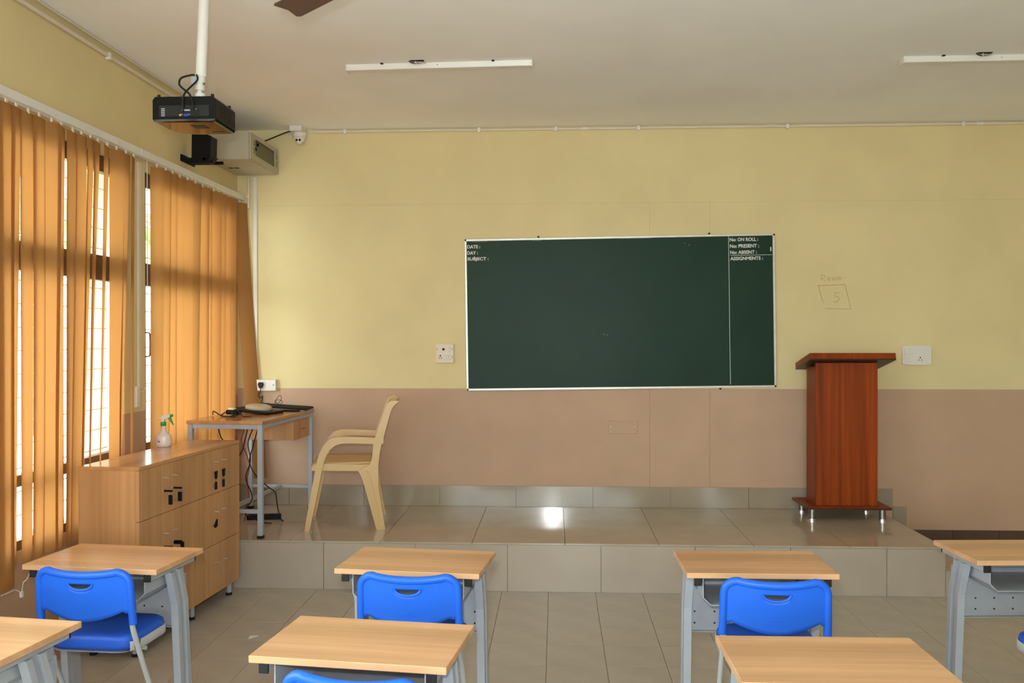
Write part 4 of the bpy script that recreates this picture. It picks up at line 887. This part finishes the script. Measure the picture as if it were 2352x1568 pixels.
# ------------------------------------------------------------------ school chairs (front = +Y)
def make_chair():
    t = thing('school_chair', 'chair', 'chair')
    HW = 0.190; zt = 0.738; yb = -0.19
    def lean(z): return yb - 0.10*(z-0.52)            # backrest leans back as it rises
    def bowed(x): return -0.028*(1-(x/HW)**2)         # and is hollow towards the sitter
    def top(x):
        a = abs(x); z = zt-0.026 + 0.012*(a/0.15)**2 if a < 0.15 else zt-0.014
        if a > HW-0.05: z -= 0.05*(1-math.sqrt(max(0.0, 1-((a-(HW-0.05))/0.05)**2)))
        return z
    def bot(x):
        a = abs(x); w = HW-0.018
        if a > w-0.004: return 0.560
        return 0.525+0.047*(a/w)**1.8
    hw = 0.052
    def hole(x):
        if abs(x) >= hw: return None
        zt_ = top(0)-0.032; return (zt_-0.026*math.sqrt(1-(x/hw)**2), zt_-0.002)
    xs = [-HW+0.006+(2*HW-0.012)*i/48 for i in range(49)]
    vs = []; fs = []; n1, n2 = 8, 5
    for x in xs:
        h = hole(x); zmid = top(0)-0.034
        lo_end, hi_start = (h if h else (zmid, zmid))
        zb, ztp = bot(x), max(top(x)-0.004, zmid+0.004) if abs(x) < HW-0.02 else top(x)-0.004
        if hi_start > ztp: hi_start = lo_end = ztp-0.002
        zs = [zb+(lo_end-zb)*k/n1 for k in range(n1+1)] + [hi_start+(ztp-hi_start)*k/n2 for k in range(n2+1)]
        for z in zs: vs.append((x, lean(z)+bowed(x), z))
    m_ = n1+n2+2
    for i in range(48):
        for k in range(m_-1):
            if k == n1:
                if hole(xs[i]) or hole(xs[i+1]): continue
            fs.append((i*m_+k, (i+1)*m_+k, (i+1)*m_+k+1, i*m_+k+1))
    pm = MB().add(vs, fs, 0, True).mesh('backrest', 'blue')
    bm = bmesh.new(); bm.from_mesh(pm); bmesh.ops.remove_doubles(bm, verts=bm.verts, dist=1e-4); bmesh.ops.recalc_face_normals(bm, faces=bm.faces); bm.to_mesh(pm); bm.free()
    for p in pm.polygons: p.use_smooth = True
    back = obj('backrest', pm, t, solid=0.010)
    rim = []
    zs = [0.515+0.012*k for k in range(14)]
    left = [(-HW-0.004*(1-(z-0.515)/0.15), lean(z), z) for z in zs if z < zt-0.06]
    arc = []
    for k in range(7):
        a = PI-PI/2*k/6; arc.append((-HW+0.05+0.05*math.cos(a), zt-0.064+0.05*math.sin(a)))
    arc = [(x, lean(z)+bowed(min(HW, abs(x)))*0.9, z) for x, z in arc]
    topl = [(x, lean(top(x))+bowed(x), top(x)) for x in [(-0.13+0.26*k/14) for k in range(15)]]
    path = left+arc+topl+[(-x, y, z) for x, y, z in reversed(arc)]+[(-x, y, z) for x, y, z in reversed(left)]
    MB().tube(path, 0.0155, 10).build('rim', 'blue', back)
    ed = [(0.052*math.cos(PI+PI*k/12), top(0)-0.032+0.027*math.sin(PI+PI*k/12)) for k in range(13)]
    MB().tube([(x, lean(z)+bowed(x)-0.004, z) for x, z in ed], 0.006, 6).build('grip_lip', 'blue', back)
    # moulded mark
    zc = 0.575
    MB().box((-0.03, lean(zc)-0.0345, zc), (0.03, lean(zc)-0.033, zc+0.0015)).build('moulded_line', 'blue_pad', back)
    # seat pad on a grey rim
    SW, SD = 0.372, 0.315
    sp = rrect(SW, SD, 0.085, 8, 0, 0.0)
    def ring(k, z): return [(x*k, y*k-0.028, z) for x, y in sp]
    n = len(sp); v = ring(0.985, 0.405)+ring(1.0, 0.418)+ring(1.0, 0.440)+ring(0.985, 0.452)+ring(0.94, 0.458)+ring(0.5, 0.452)
    f = [(r*n+i, r*n+(i+1) % n, (r+1)*n+(i+1) % n, (r+1)*n+i) for r in range(5) for i in range(n)] + [list(range(n))[::-1], list(range(5*n, 6*n))]
    MB().add(v, f, 0, True).build('seat', 'blue_pad', t)
    v = ring(1.012, 0.396)+ring(1.03, 0.400)+ring(1.03, 0.432)+ring(1.008, 0.434)
    f = [(r*n+i, r*n+(i+1) % n, (r+1)*n+(i+1) % n, (r+1)*n+i) for r in range(3) for i in range(n)] + [list(range(n))[::-1]]
    fb = [q_ for q_ in f]
    keep = [q_ for q_ in fb if len(q_) > 4 or min(v[i][1] for i in q_) > -SD/2-0.028+0.02]
    MB().add(v, keep, 0, True).build('seat_rim', 'grey_lt', t)
    for s in (-1, 1):
        x = s*HW
        up_ = [(x, lean(0.60), 0.60), (x, lean(0.52), 0.52), (x, yb+0.02, 0.46), (x+s*0.002, -0.06, 0.22), (x, 0.035, 0.05), (x-s*0.004, 0.035, 0.018), (x-s*0.006, 0.0, 0.0125), (x-s*0.008, -0.10, 0.0115), (x-s*0.008, -0.22, 0.0115)]
        MB().tube(smooth_path(up_, 6), 0.0105, 10).build('leg_tube', 'grey_lt', t)
        MB().cyl((x-s*0.008, -0.235, 0.0118), (x-s*0.008, -0.20, 0.0118), 0.0117, n=10).build('foot', 'black_rb', t)
        MB().prism([(-0.165, 0.45), (-0.155, 0.405), (-0.09, 0.398), (-0.09, 0.42)], x-0.004-s*0.006, x+0.004-s*0.006, 'YZ').build('seat_bracket', 'steel', t)
        MB().cyl((x+s*0.014, lean(0.565), 0.565), (x+s*0.0175, lean(0.565), 0.565), 0.005, n=8).build('rivet', 'chrome', t)
    MB().cyl((-HW+0.006, 0.0, 0.0135), (HW-0.006, 0.0, 0.0135), 0.009, n=8).build('cross_bar', 'grey_lt', t)
    MB().cyl((-HW, -0.085, 0.385), (HW, -0.085, 0.385), 0.009, n=8).build('cross_bar', 'grey_lt', t)
    return t
ch0 = make_chair()
CHAIRS = [(-1.838, 3.625, -4.0, 'blue plastic chair in front of the lockers, its seat showing beside the backrest'),
          (-0.55, 3.608, -4.0, 'blue plastic chair at the front row desk left of the centre aisle'),
          (0.832, 3.595, -3.0, 'blue plastic chair at the front row desk right of the centre aisle'),
          (2.02, 3.575, 2.0, 'blue plastic chair of which only a seat corner shows at the right edge'),
          (-0.515, 2.575, -9.0, 'blue plastic chair in the second row, only the top of its backrest visible')]
for i, (x, y, a, lab) in enumerate(CHAIRS):
    c = ch0 if i == 0 else copy_tree(ch0)
    c.location = (x, y, 0); c.rotation_euler = (0, 0, math.radians(a)); tag(c, lab, 'chair', 'blue school chairs')

# scrap of paper on the floor
sc_ = thing('paper_scrap', 'small torn scrap of white paper on the floor near the lockers', 'paper', (-1.66, 4.80, 0))
MB().add([(-0.02, 0.02, 0.003), (0.03, 0.012, 0.006), (-0.012, -0.028, 0.002), (-0.02, 0.02, 0.001), (0.03, 0.012, 0.003), (-0.012, -0.028, 0.0005)], [(0, 2, 1), (3, 4, 5), (0, 1, 4, 3), (1, 2, 5, 4), (2, 0, 3, 5)]).build('sheet', 'paper', sc_)
